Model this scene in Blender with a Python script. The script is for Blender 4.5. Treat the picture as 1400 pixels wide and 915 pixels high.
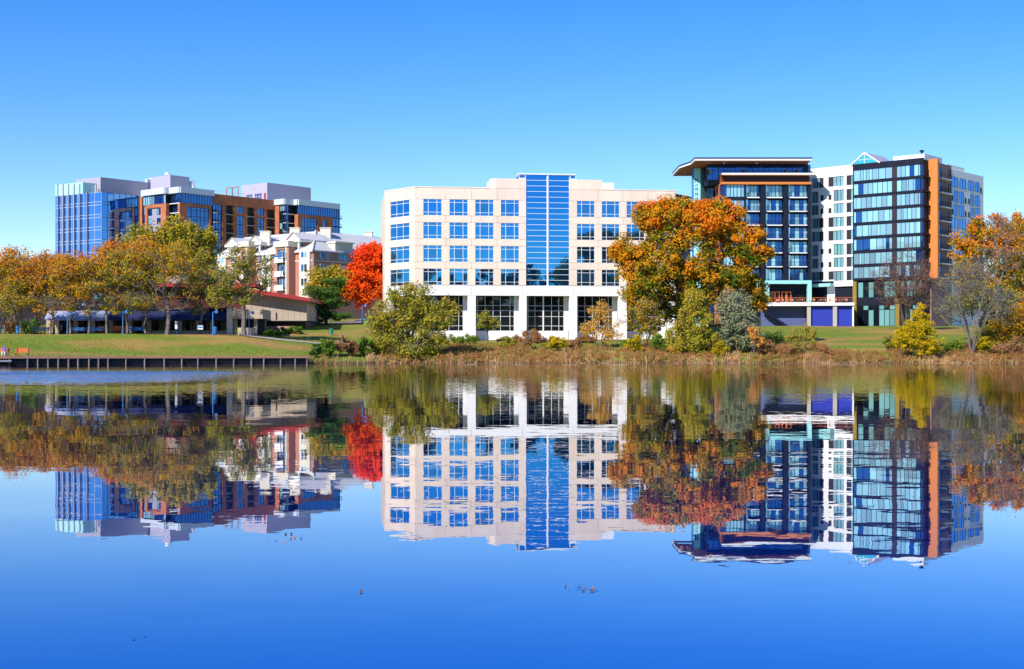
import bpy, math, random
import numpy as np
from mathutils import Vector, Matrix

# ------------------------------------------------------------------ camera, world, sun
F, CX, HY, HC = 1900.0, 700.0, 485.0, 1.25      # focal length in photo pixels, centre column, horizon row, eye height above water
SUN_AZ, SUN_EL = math.radians(37), math.radians(36)   # sun behind the camera, 37 degrees to its left
scene = bpy.context.scene
for o in list(bpy.data.objects): bpy.data.objects.remove(o)
cam_d = bpy.data.cameras.new('camera'); cam = bpy.data.objects.new('camera', cam_d)
scene.collection.objects.link(cam); scene.camera = cam
cam_d.sensor_width = 36; cam_d.lens = 36 * F / 1400
cam_d.shift_y = (HY - 457.5) / 1400
cam_d.clip_start = 0.2; cam_d.clip_end = 12000
cam.location = (0, 0, HC); cam.rotation_euler = (math.pi / 2, 0, 0)

world = bpy.data.worlds.new('World'); scene.world = world; world.use_nodes = True
wn, wl = world.node_tree.nodes, world.node_tree.links
wn.clear()
sky = wn.new('ShaderNodeTexSky'); sky.sky_type = 'NISHITA'; sky.sun_disc = False
sky.sun_elevation = SUN_EL; sky.sun_rotation = math.pi + SUN_AZ
sky.altitude = 0; sky.air_density = 1.0; sky.dust_density = 0.0; sky.ozone_density = 4.0
hsv = wn.new('ShaderNodeHueSaturation'); hsv.inputs['Hue'].default_value = .516; hsv.inputs['Saturation'].default_value = 1.40; hsv.inputs['Value'].default_value = 1.0
bg = wn.new('ShaderNodeBackground'); bg.inputs['Strength'].default_value = 0.14
wo = wn.new('ShaderNodeOutputWorld')
wl.new(sky.outputs[0], hsv.inputs['Color']); wl.new(hsv.outputs[0], bg.inputs[0]); wl.new(bg.outputs[0], wo.inputs[0])

sd = bpy.data.lights.new('sun', 'SUN'); sd.energy = 4.6; sd.angle = math.radians(0.53); sd.color = (1.0, 0.94, 0.86)
sun = bpy.data.objects.new('sun', sd); scene.collection.objects.link(sun)
SUND = Vector((math.sin(SUN_AZ) * math.cos(SUN_EL), math.cos(SUN_AZ) * math.cos(SUN_EL), -math.sin(SUN_EL)))
sun.rotation_euler = SUND.to_track_quat('-Z', 'Y').to_euler(); sun.location = (-60, -80, 80)
vs = scene.view_settings
vs.view_transform = 'Standard'; vs.look = 'None'; vs.exposure = 0.38; vs.gamma = 1.0; vs.use_curve_mapping = False
scene.cycles.use_denoising = True
scene.cycles.max_bounces = 8; scene.cycles.diffuse_bounces = 3; scene.cycles.glossy_bounces = 4
scene.cycles.sample_clamp_indirect = 8

random.seed(7); rng = np.random.default_rng(7)
COL = scene.collection

# ------------------------------------------------------------------ materials
MATS = {}
def nt(name):
    m = bpy.data.materials.new(name); m.use_nodes = True
    n = m.node_tree.nodes; n.clear()
    o = n.new('ShaderNodeOutputMaterial')
    MATS[name] = m
    return m, n, m.node_tree.links, o
def mat(name, col, rough=.7, var=.12, scale=1.5, rnd=.08, metal=0.0, bump=0.0, spec=.5, streak=None, col2=None):
    """plain surface: colour with two scales of mottling, a small tone shift per piece, optional vertical streaks"""
    m, n, l, o = nt(name)
    p = n.new('ShaderNodeBsdfPrincipled'); l.new(p.outputs[0], o.inputs[0])
    p.inputs['Roughness'].default_value = rough; p.inputs['Metallic'].default_value = metal
    p.inputs['Specular IOR Level'].default_value = spec
    tc = n.new('ShaderNodeNewGeometry')
    mp = n.new('ShaderNodeMapping'); l.new(tc.outputs['Position'], mp.inputs[0])
    if streak: mp.inputs['Scale'].default_value = (1, 1, streak)
    a = n.new('ShaderNodeTexNoise'); a.inputs['Scale'].default_value = scale; a.inputs['Detail'].default_value = 5
    l.new(mp.outputs[0], a.inputs['Vector'])
    oi = n.new('ShaderNodeObjectInfo')
    ma = n.new('ShaderNodeMath'); ma.operation = 'MULTIPLY_ADD'; ma.inputs[1].default_value = 2 * var; ma.inputs[2].default_value = 1 - var
    l.new(a.outputs['Fac'], ma.inputs[0])
    mb = n.new('ShaderNodeMath'); mb.operation = 'MULTIPLY_ADD'; mb.inputs[1].default_value = 2 * rnd; mb.inputs[2].default_value = -rnd
    l.new(oi.outputs['Random'], mb.inputs[0])
    ad = n.new('ShaderNodeMath'); l.new(ma.outputs[0], ad.inputs[0]); l.new(mb.outputs[0], ad.inputs[1])
    mx = n.new('ShaderNodeMix'); mx.data_type = 'RGBA'; mx.blend_type = 'MULTIPLY'; mx.inputs[0].default_value = 1
    mx.inputs[6].default_value = (*col, 1)
    if col2:
        b = n.new('ShaderNodeTexNoise'); b.inputs['Scale'].default_value = scale * .23; b.inputs['Detail'].default_value = 3
        l.new(mp.outputs[0], b.inputs['Vector'])
        cr = n.new('ShaderNodeMapRange'); cr.inputs[1].default_value = .4; cr.inputs[2].default_value = .65
        l.new(b.outputs['Fac'], cr.inputs[0])
        m2 = n.new('ShaderNodeMix'); m2.data_type = 'RGBA'; m2.inputs[6].default_value = (*col, 1); m2.inputs[7].default_value = (*col2, 1)
        l.new(cr.outputs[0], m2.inputs[0]); l.new(m2.outputs[2], mx.inputs[6])
    cb = n.new('ShaderNodeCombineColor')
    for i in range(3): l.new(ad.outputs[0], cb.inputs[i])
    l.new(cb.outputs[0], mx.inputs[7]); l.new(mx.outputs[2], p.inputs['Base Color'])
    if bump:
        bp = n.new('ShaderNodeBump'); bp.inputs['Strength'].default_value = bump; bp.inputs['Distance'].default_value = .05
        l.new(a.outputs['Fac'], bp.inputs['Height']); l.new(bp.outputs[0], p.inputs['Normal'])
    return m
def glass(name, body, tint, refl=.35, ior=1.5, var=.25):
    """coated glazing: tinted mirror over the colour seen through the pane; each pane a little different"""
    m, n, l, o = nt(name)
    d = n.new('ShaderNodeBsdfDiffuse'); g = n.new('ShaderNodeBsdfGlossy'); g.inputs['Roughness'].default_value = .015
    g.inputs['Color'].default_value = (*tint, 1)
    oi = n.new('ShaderNodeObjectInfo'); mr = n.new('ShaderNodeMapRange'); mr.inputs[3].default_value = 1 - var; mr.inputs[4].default_value = 1 + var
    l.new(oi.outputs['Random'], mr.inputs[0])
    vm = n.new('ShaderNodeVectorMath'); vm.operation = 'SCALE'; vm.inputs[0].default_value = body
    l.new(mr.outputs[0], vm.inputs['Scale']); l.new(vm.outputs[0], d.inputs[0])
    fr = n.new('ShaderNodeFresnel'); fr.inputs[0].default_value = ior
    ma = n.new('ShaderNodeMath'); ma.operation = 'MULTIPLY_ADD'; ma.inputs[1].default_value = 1 - refl; ma.inputs[2].default_value = refl; ma.use_clamp = True
    l.new(fr.outputs[0], ma.inputs[0])
    mx = n.new('ShaderNodeMixShader'); l.new(ma.outputs[0], mx.inputs[0]); l.new(d.outputs[0], mx.inputs[1]); l.new(g.outputs[0], mx.inputs[2])
    l.new(mx.outputs[0], o.inputs[0])
    return m
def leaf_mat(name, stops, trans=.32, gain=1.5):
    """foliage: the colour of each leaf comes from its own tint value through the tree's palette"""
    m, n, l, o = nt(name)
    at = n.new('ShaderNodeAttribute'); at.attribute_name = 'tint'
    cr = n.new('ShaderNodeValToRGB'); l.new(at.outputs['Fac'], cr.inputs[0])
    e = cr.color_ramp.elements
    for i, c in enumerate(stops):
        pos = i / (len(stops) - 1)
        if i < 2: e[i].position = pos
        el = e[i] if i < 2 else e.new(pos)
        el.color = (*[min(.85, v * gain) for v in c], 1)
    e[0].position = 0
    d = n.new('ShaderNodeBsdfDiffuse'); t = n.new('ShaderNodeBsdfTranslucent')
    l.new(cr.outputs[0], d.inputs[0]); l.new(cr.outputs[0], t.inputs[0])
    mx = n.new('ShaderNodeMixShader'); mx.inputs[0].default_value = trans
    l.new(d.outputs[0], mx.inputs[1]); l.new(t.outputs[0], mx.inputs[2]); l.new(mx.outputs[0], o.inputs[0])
    return m

mat('precast', (.82, .67, .525), .85, .09, 1.4, .045, streak=.25, col2=(.76, .61, .475))
mat('joint', (.50, .41, .33), .9)
mat('whitewall', (.82, .81, .78), .8, .05, .8, .02)
mat('white_metal', (.80, .80, .79), .5, .04)
mat('grey_metal', (.32, .33, .42), .6, .05, .6, .03)
mat('lavender', (.40, .38, .46), .65, .06, .5, .03, streak=.15)
mat('band', (.56, .62, .70), .45, .05, .5, .03)
mat('brick', (.50, .165, .07), .9, .2, 2.2, .06, col2=(.40, .13, .06))
mat('pinkbrick', (.46, .22, .17), .9, .15, 2.0, .05)
mat('cream', (.68, .62, .50), .85, .08, 1.2, .04)
mat('roofgrey', (.60, .575, .555), .85, .1, .7, .03, col2=(.52, .50, .49))
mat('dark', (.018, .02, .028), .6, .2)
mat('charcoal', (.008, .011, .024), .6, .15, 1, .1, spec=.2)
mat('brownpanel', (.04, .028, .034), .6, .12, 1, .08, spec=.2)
mat('brownwall', (.24, .15, .14), .8, .12, 1, .05)
mat('orange', (.64, .20, .035), .6, .08, 1, .05)
mat('teal', (.30, .66, .66), .5, .06, .8, .04)
mat('royal', (.012, .028, .36), .6, .1, 1.0, .03)
mat('shadedblue', (.07, .10, .24), .7, .25, .8)  # terrace rear wall: the bluish shade under the deck is painted in
mat('gold', (.26, .17, .025), .45, .12)
mat('concrete', (.42, .39, .34), .9, .15, 1.5, .05)
mat('theatre', (.47, .38, .28), .9, .1, 1.2, .04, col2=(.42, .34, .25))
mat('redfascia', (.34, .016, .014), .5, .12, .8, .05)
mat('maroon', (.10, .018, .014), .8, .2)
mat('navy', (.014, .018, .075), .7, .2, 2, .1)
mat('awningsunlit', (.30, .32, .44), .8, .2, 2, .12)  # paler copy of the navy awnings, with sunlight put into the colour
mat('bluepaint', (.03, .17, .42), .5, .08)
mat('orangepaint', (.62, .13, .02), .6, .12, 3, .06)
mat('timber', (.46, .22, .11), .9, .2, 3, .1)
mat('postwood', (.22, .17, .12), .9, .25, 4, .15)
mat('darktimber', (.013, .012, .012), .9, .3, 3)
mat('greenpaint', (.02, .22, .16), .5)
mat('asphalt', (.22, .21, .22), .95, .1, 4)
mat('redkerb', (.45, .06, .05), .8, .12)
mat('paving', (.33, .17, .12), .9, .15, 3, col2=(.38, .25, .18))
mat('path', (.42, .36, .30), .95, .1, 2)
mat('mulch', (.085, .04, .025), .95, .3, 6)
mat('bark', (.13, .105, .085), .95, .3, 5, bump=.5)
mat('barkgrey', (.165, .14, .115), .95, .25, 5, bump=.5)
mat('barkdark', (.07, .05, .04), .95, .3, 5)
mat('twig', (.17, .11, .085), .95, .2, 5)
mat('skin', (.45, .27, .19), .6)
mat('purplecloth', (.16, .13, .45), .9)
mat('whitecloth', (.70, .70, .72), .9)
mat('bluecloth', (.10, .25, .50), .9)
mat('screen', (.40, .74, .74), .3, .04, .5, .05)
mat('signwhite', (.75, .8, .85), .5)
mat('darkletters', (.02, .05, .12), .6)
glass('officeglass', (.004, .03, .085), (.06, .40, .86), .60, 1.5)
glass('officeblind', (.02, .07, .13), (.07, .36, .74), .50, 1.5)
glass('darkglass', (.006, .012, .016), (.30, .36, .42), .10, 1.45)
glass('towerglass', (.012, .07, .26), (.24, .50, .95), .48, 1.5)
glass('condoglass', (.006, .03, .11), (.16, .36, .75), .38, 1.5)
glass('hotelblue', (.006, .03, .13), (.12, .28, .66), .32, 1.5)
glass('curtainglass', (.26, .50, .57), (.6, .9, 1.0), .16, 1.5, .22)
glass('curtaingrey', (.20, .34, .40), (.6, .85, 1.0), .16, 1.5, .25)
glass('tealglass', (.16, .36, .35), (.5, .8, .8), .14, 1.5)
glass('skylight', (.03, .36, .46), (.5, .9, 1), .2, 1.5)
glass('railglass', (.02, .05, .09), (.5, .7, .9), .14, 1.45)

# ------------------------------------------------------------------ mesh helpers
def X(px, D): return (px - CX) / F * D
def Zp(py, D): return HC + (HY - py) / F * D
class MB:
    def __init__(s): s.v = []; s.f = []
    def hexa(s, p):                      # p: 8 points, bottom ring 0-3 then top ring 4-7 (counter-clockwise seen from above)
        i = len(s.v); s.v += [tuple(q) for q in p]
        s.f += [(i+3, i+2, i+1, i), (i+4, i+5, i+6, i+7)] + [(i+a, i+(a+1) % 4, i+4+(a+1) % 4, i+4+a) for a in range(4)]
        return s
    def box(s, x0, x1, y0, y1, z0, z1):
        return s.hexa([(x0,y0,z0),(x1,y0,z0),(x1,y1,z0),(x0,y1,z0),(x0,y0,z1),(x1,y0,z1),(x1,y1,z1),(x0,y1,z1)])
    def bar(s, a, b, r, r2=None, n=6):   # round bar
        a, b = Vector(a), Vector(b); d = (b - a).normalized(); r2 = r if r2 is None else r2
        u = d.orthogonal().normalized(); w = d.cross(u); i = len(s.v)
        for q, rr in ((a, r), (b, r2)):
            for k in range(n):
                t = 2 * math.pi * k / n; s.v.append(tuple(q + (u * math.cos(t) + w * math.sin(t)) * rr))
        for k in range(n): s.f.append((i+k, i+(k+1) % n, i+n+(k+1) % n, i+n+k))
        s.f += [tuple(i+n-1-k for k in range(n)), tuple(i+n+k for k in range(n))]
        return s
    def prism(s, poly, z0, z1):          # plan polygon, counter-clockwise
        n = len(poly); i = len(s.v)
        s.v += [(x, y, z0) for x, y in poly] + [(x, y, z1) for x, y in poly]
        s.f += [tuple(i+n-1-k for k in range(n)), tuple(i+n+k for k in range(n))]
        s.f += [(i+k, i+(k+1) % n, i+n+(k+1) % n, i+n+k) for k in range(n)]
        return s
    def poly(s, pts): i = len(s.v); s.v += [tuple(p) for p in pts]; s.f.append(tuple(range(i, i+len(pts)))); return s
ORG = {}
def link(name, me, parent=None, org=(0, 0, 0)):
    o = bpy.data.objects.new(name, me); COL.objects.link(o)
    if parent is not None: o.parent = parent; ORG[o.name] = ORG[parent.name]
    else: o.location = org; ORG[o.name] = org
    return o
def build(name, mb, m, parent=None, org=(0, 0, 0), smooth=False):
    if parent is not None: org = ORG[parent.name]
    me = bpy.data.meshes.new(name)
    me.from_pydata([(x-org[0], y-org[1], z-org[2]) for x, y, z in mb.v], [], mb.f)
    me.materials.append(MATS[m])
    if smooth: me.polygons.foreach_set('use_smooth', [True]*len(me.polygons))
    return link(name, me, parent, org)
def tag(o, label=None, cat=None, group=None, kind=None):
    if label: o['label'] = label
    if cat: o['category'] = cat
    if group: o['group'] = group
    if kind: o['kind'] = kind
    return o
def thing(name, label, cat, org, group=None):
    o = link(name, None, None, tuple(org)); o.empty_display_size = .5
    return tag(o, label, cat, group)
def copy_tree(o, loc, rz=None, parent=None):
    c = o.copy(); COL.objects.link(c); c.parent = parent
    if parent is None:
        c.location = loc
        if rz is not None: c.rotation_euler = (0, 0, rz)
    for ch in [x for x in bpy.data.objects if x.parent == o]: copy_tree(ch, None, None, c)
    return c
def quads(name, V, m, tint=None, parent=None, org=(0, 0, 0)):
    """V: (n,4,3) world coordinates"""
    if parent is not None: org = ORG[parent.name]
    n, k = len(V), V.shape[1]
    me = bpy.data.meshes.new(name)
    me.vertices.add(n*k); me.loops.add(n*k); me.polygons.add(n)
    me.vertices.foreach_set('co', (V - np.array(org)).astype(np.float32).ravel())
    me.loops.foreach_set('vertex_index', np.arange(n*k, dtype=np.int32))
    me.polygons.foreach_set('loop_start', np.arange(0, n*k, k, dtype=np.int32))
    me.polygons.foreach_set('loop_total', np.full(n, k, dtype=np.int32))
    if tint is not None:
        a = me.attributes.new('tint', 'FLOAT', 'FACE'); a.data.foreach_set('value', np.clip(tint, 0, 1).astype(np.float32))
    me.materials.append(MATS[m]); me.update(calc_edges=True)
    return link(name, me, parent, org)

class Fac:
    """a vertical wall plane seen from A (left) to B (right), outward normal towards the viewer's side"""
    def __init__(s, A, B):
        s.A = np.array(A, float); s.B = np.array(B, float); d = s.B - s.A; s.L = float(np.hypot(*d)); s.u = d / s.L; s.n = np.array([s.u[1], -s.u[0]])
    def hit(s, px):
        d = np.array([(px - CX) / F, 1.0]); t = s.A.dot(s.n) / d.dot(s.n); return t, d * t
    def S(s, px): return float((s.hit(px)[1] - s.A).dot(s.u))
    def Z(s, px, py): return HC + (HY - py) / F * s.hit(px)[0]
    def P(s, q, z, n=0.0): p = s.A + s.u * q + s.n * n; return (float(p[0]), float(p[1]), z)
    def box(s, mb, s0, s1, z0, z1, n0, n1, tilt=(0, 0)):
        sm, zm = (s0 + s1) / 2, (z0 + z1) / 2
        def q(a, z, n): return s.P(a, z, n + tilt[0] * (a - sm) + tilt[1] * (z - zm))
        mb.hexa([q(s0, z0, n1), q(s1, z0, n1), q(s1, z0, n0), q(s0, z0, n0), q(s0, z1, n1), q(s1, z1, n1), q(s1, z1, n0), q(s0, z1, n0)])
        return mb
def fbox(name, fac, s0, s1, z0, z1, n0, n1, m, parent, tilt=(0, 0)):
    return build(name, fac.box(MB(), s0, s1, z0, z1, n0, n1, tilt), m, parent)
def pick(ms): return ms if isinstance(ms, str) else random.choices([a for a, _ in ms], [w for _, w in ms])[0]
def window(T, fac, s0, s1, z0, z1, vs=(), hs=(), n=-.2, fm='white_metal', gm='officeglass', fw=.07, name='window', border=True, tl=.0022):
    """one window: frame with mullions, and each pane a sub-part"""
    mb = MB(); xs = [0, *vs, 1]; ys = [0, *hs, 1]; w, h = s1 - s0, z1 - z0; f = fw / 2
    sx = [s0 + w * v for v in xs]; sz = [z0 + h * v for v in ys]
    for i, a in enumerate(sx):
        if 0 < i < len(sx) - 1: fac.box(mb, a - f, a + f, z0, z1, n - .04, n + .07)
        elif border: fac.box(mb, a if i == 0 else a - f, a + f if i == 0 else a, z0, z1, n - .04, n + .07)
    for i, a in enumerate(sz):
        if 0 < i < len(sz) - 1: fac.box(mb, s0, s1, a - f * .9, a + f * .9, n - .03, n + .062)
        elif border: fac.box(mb, s0, s1, a if i == 0 else a - f, a + f if i == 0 else a, n - .03, n + .062)
    win = build(name, mb, fm, T)
    for i in range(len(sx) - 1):
        for j in range(len(sz) - 1):
            fbox('pane', fac, sx[i] + f * .6, sx[i+1] - f * .6, sz[j] + f * .6, sz[j+1] - f * .6, n - .02, n + .015, pick(gm), win,
                 (random.gauss(0, tl), random.gauss(0, tl)))
    return win
def balcony(T, fac, s0, s1, z, depth, slab='white_metal', rail='charcoal', n=0.0, h=1.05, gm=None, nb=9):
    b = fbox('balcony', fac, s0, s1, z - .22, z, n - .1, n + depth, slab, T)
    mb = MB(); d = n + depth - .06
    fac.box(mb, s0 + .02, s1 - .02, z + h - .05, z + h, d - .05, d); fac.box(mb, s0 + .02, s1 - .02, z + .06, z + .1, d - .04, d - .005)
    for k in range(nb + 1):
        a = s0 + .03 + (s1 - s0 - .09) * k / nb; fac.box(mb, a, a + .035, z, z + h - .05, d - .04, d - .01)
    for a in (s0 + .02, s1 - .06):
        fac.box(mb, a, a + .04, z + h - .05, z + h - .001, n, d - .05)
        for k in range(1, 4): fac.box(mb, a + .005, a + .035, z, z + h - .05, n + depth * k / 4 - .02, n + depth * k / 4 + .01)
    build('railing', mb, rail, b)
    if gm: fbox('railing_glass', fac, s0 + .05, s1 - .05, z + .12, z + h - .08, d - .03, d - .015, gm, b)
    return b
def walk(P, u, px):                    # the point on line P + t u that is seen in column px
    k = (px - CX) / F; t = (k * P[1] - P[0]) / (u[0] - k * u[1]); return np.array(P) + t * np.array(u)

# ------------------------------------------------------------------ terrain, water, paths
TAIL = [(500, 10), (5000, 45)]
COLS = [
 (-14000, [(150, -2), (160.35, -1.5), (160.5, .8), (168, 1.1), (200, 4.2), (216, 4.35), (300, 8.5)] + TAIL),
 (0,      [(150, -2), (160.35, -1.5), (160.5, .8), (168, 1.1), (200, 4.2), (216, 4.35), (300, 8.5)] + TAIL),
 (200,    [(160, -2), (170.2, -1.5), (170.4, .85), (177, 1.15), (200, 4.2), (216, 4.35), (300, 8.5)] + TAIL),
 (330,    [(166, -2), (176.2, -1.5), (176.4, .88), (183, 1.2), (202, 4.0), (224, 4.6), (300, 9)] + TAIL),
 (418,    [(172, -2), (180.4, -1.5), (180.7, .9), (187, 1.3), (207, 3.2), (237, 6.2), (300, 9)] + TAIL),
 (432,    [(176, -2), (184, -.3), (185.5, .45), (190, 1.1), (208, 3.1), (238, 6.3), (300, 9)] + TAIL),
 (500,    [(184, -2), (190, -.2), (191.5, .45), (197, 1.25), (215, 3.2), (239, 6.4), (300, 9)] + TAIL),
 (540,    [(188, -2), (193.5, -.2), (195, .5), (201, 1.4), (218, 3.0), (238, 4.4), (300, 8)] + TAIL),
 (580,    [(190, -2), (195.5, -.2), (197, .5), (204, 1.6), (221, 3.0), (240, 3.55), (300, 6)] + TAIL),
 (900,    [(191, -2), (197, -.2), (198.5, .5), (205, 1.6), (222, 3.05), (243, 3.75), (300, 7.2)] + TAIL),
 (1000,   [(191, -2), (197, -.2), (198.5, .5), (205, 1.6), (222, 3.2), (248, 4.9), (291, 7.15)] + TAIL),
 (1100,   [(191, -2), (197, -.2), (198.5, .5), (205, 1.7), (222, 3.2), (250, 5.0), (286, 7.15)] + TAIL),
 (15400,  [(191, -2), (197, -.2), (198.5, .5), (205, 1.7), (222, 3.2), (250, 5.0), (286, 7.15)] + TAIL)]
CPX = np.array([c[0] for c in COLS]); CD = np.array([[k[0] for k in c[1]] for c in COLS]); CZ = np.array([[k[1] for k in c[1]] for c in COLS])
def prof(px):
    px = min(max(px, CPX[0]), CPX[-1])
    return np.array([np.interp(px, CPX, CD[:, k]) for k in range(CD.shape[1])]), np.array([np.interp(px, CPX, CZ[:, k]) for k in range(CD.shape[1])])
def zg(px, D):
    d, z = prof(px); return float(np.interp(D, d, z))
def shore(px):                         # distance at which the ground meets the water
    d, z = prof(px)
    if px < 425: return d[2]
    return float(np.interp(0, z[1:3], d[1:3]))
def ground_xy(x, y): return zg(CX + F * x / y, y)

def ground_mat():
    m, n, l, o = nt('lawn')
    p = n.new('ShaderNodeBsdfPrincipled'); p.inputs['Roughness'].default_value = .95; p.inputs['Specular IOR Level'].default_value = .1
    l.new(p.outputs[0], o.inputs[0])
    g = n.new('ShaderNodeNewGeometry')
    def noise(scale, sx=1, sy=1, det=4):
        mp = n.new('ShaderNodeMapping'); mp.inputs['Scale'].default_value = (sx, sy, 1); l.new(g.outputs['Position'], mp.inputs[0])
        t = n.new('ShaderNodeTexNoise'); t.inputs['Scale'].default_value = scale; t.inputs['Detail'].default_value = det; l.new(mp.outputs[0], t.inputs['Vector']); return t
    def mix(f, a, b):
        x = n.new('ShaderNodeMix'); x.data_type = 'RGBA'; l.new(f, x.inputs[0])
        for q, i in ((a, 6), (b, 7)):
            if isinstance(q, tuple): x.inputs[i].default_value = (*q, 1)
            else: l.new(q, x.inputs[i])
        return x.outputs[2]
    def rng_(t, a, b):
        r = n.new('ShaderNodeMapRange'); r.inputs[1].default_value = a; r.inputs[2].default_value = b; l.new(t.outputs['Fac'], r.inputs[0]); return r.outputs[0]
    green = mix(rng_(noise(1.3), .35, .65), (.13, .21, .022), (.20, .26, .035))
    dry = mix(rng_(noise(1.0), .35, .65), (.42, .27, .075), (.36, .21, .07))
    grass = mix(rng_(noise(.055, 1, 1.6, 5), .47, .63), green, dry)
    leafy = mix(rng_(noise(2.6, 1, 1, 2), .60, .68), grass, (.30, .12, .04))
    sep = n.new('ShaderNodeSeparateXYZ'); l.new(g.outputs['Position'], sep.inputs[0])
    mr = n.new('ShaderNodeMapRange'); mr.inputs[1].default_value = .15; mr.inputs[2].default_value = .5; l.new(sep.outputs[2], mr.inputs[0])
    allc = mix(mr.outputs[0], (.11, .075, .045), leafy)
    l.new(allc, p.inputs['Base Color'])
    bp = n.new('ShaderNodeBump'); bp.inputs['Strength'].default_value = .6; bp.inputs['Distance'].default_value = .12
    l.new(noise(5, 1, 1, 3).outputs['Fac'], bp.inputs['Height']); l.new(bp.outputs[0], p.inputs['Normal'])
ground_mat()
def terrain():
    pxs = sorted(set(list(np.linspace(-14000, -300, 40)) + list(np.arange(-300, 1700, 10.0)) + list(np.linspace(1700, 15400, 40))))
    V = []; Fc = []
    for px in pxs:
        d, z = prof(px)
        Ds = np.concatenate([np.linspace(d[i], d[i+1], k, endpoint=False) for i, k in enumerate((3, 2, 4, 8, 8, 8, 8, 8))] + [[d[-1]]])
        for D in Ds:
            zz = float(np.interp(D, d, z))
            if d[3] < D < 290: zz += .10 * math.sin(X(px, D) * .21 + D * .13) * math.sin(D * .31 + px * .02)
            V.append((X(px, D), D, zz))
    nr = len(Ds)
    for i in range(len(pxs) - 1):
        for j in range(nr - 1): a = i * nr + j; Fc.append((a, a + nr, a + nr + 1, a + 1))
    mb = MB(); mb.v = V; mb.f = Fc
    return tag(build('ground', mb, 'lawn', smooth=True), kind='structure')
terrain()
def near_bank():
    mb = MB(); xs = np.linspace(-900, 900, 61); ys = [-4, -7, -14, -30, -60, -120, -400, -2500]; zs = [-1.5, .6, 2.5, 8, 17, 24, 30, 50]
    for x in xs:
        for y, z in zip(ys, zs): mb.v.append((float(x), y, z + (math.sin(x * .03) if z > 1 else 0)))
    k = len(ys)
    for i in range(len(xs) - 1):
        for j in range(k - 1): a = i * k + j; mb.f.append((a, a + 1, a + k + 1, a + k))
    tag(build('near_shore_ground', mb, 'lawn', smooth=True), kind='structure')
near_bank()

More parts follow.
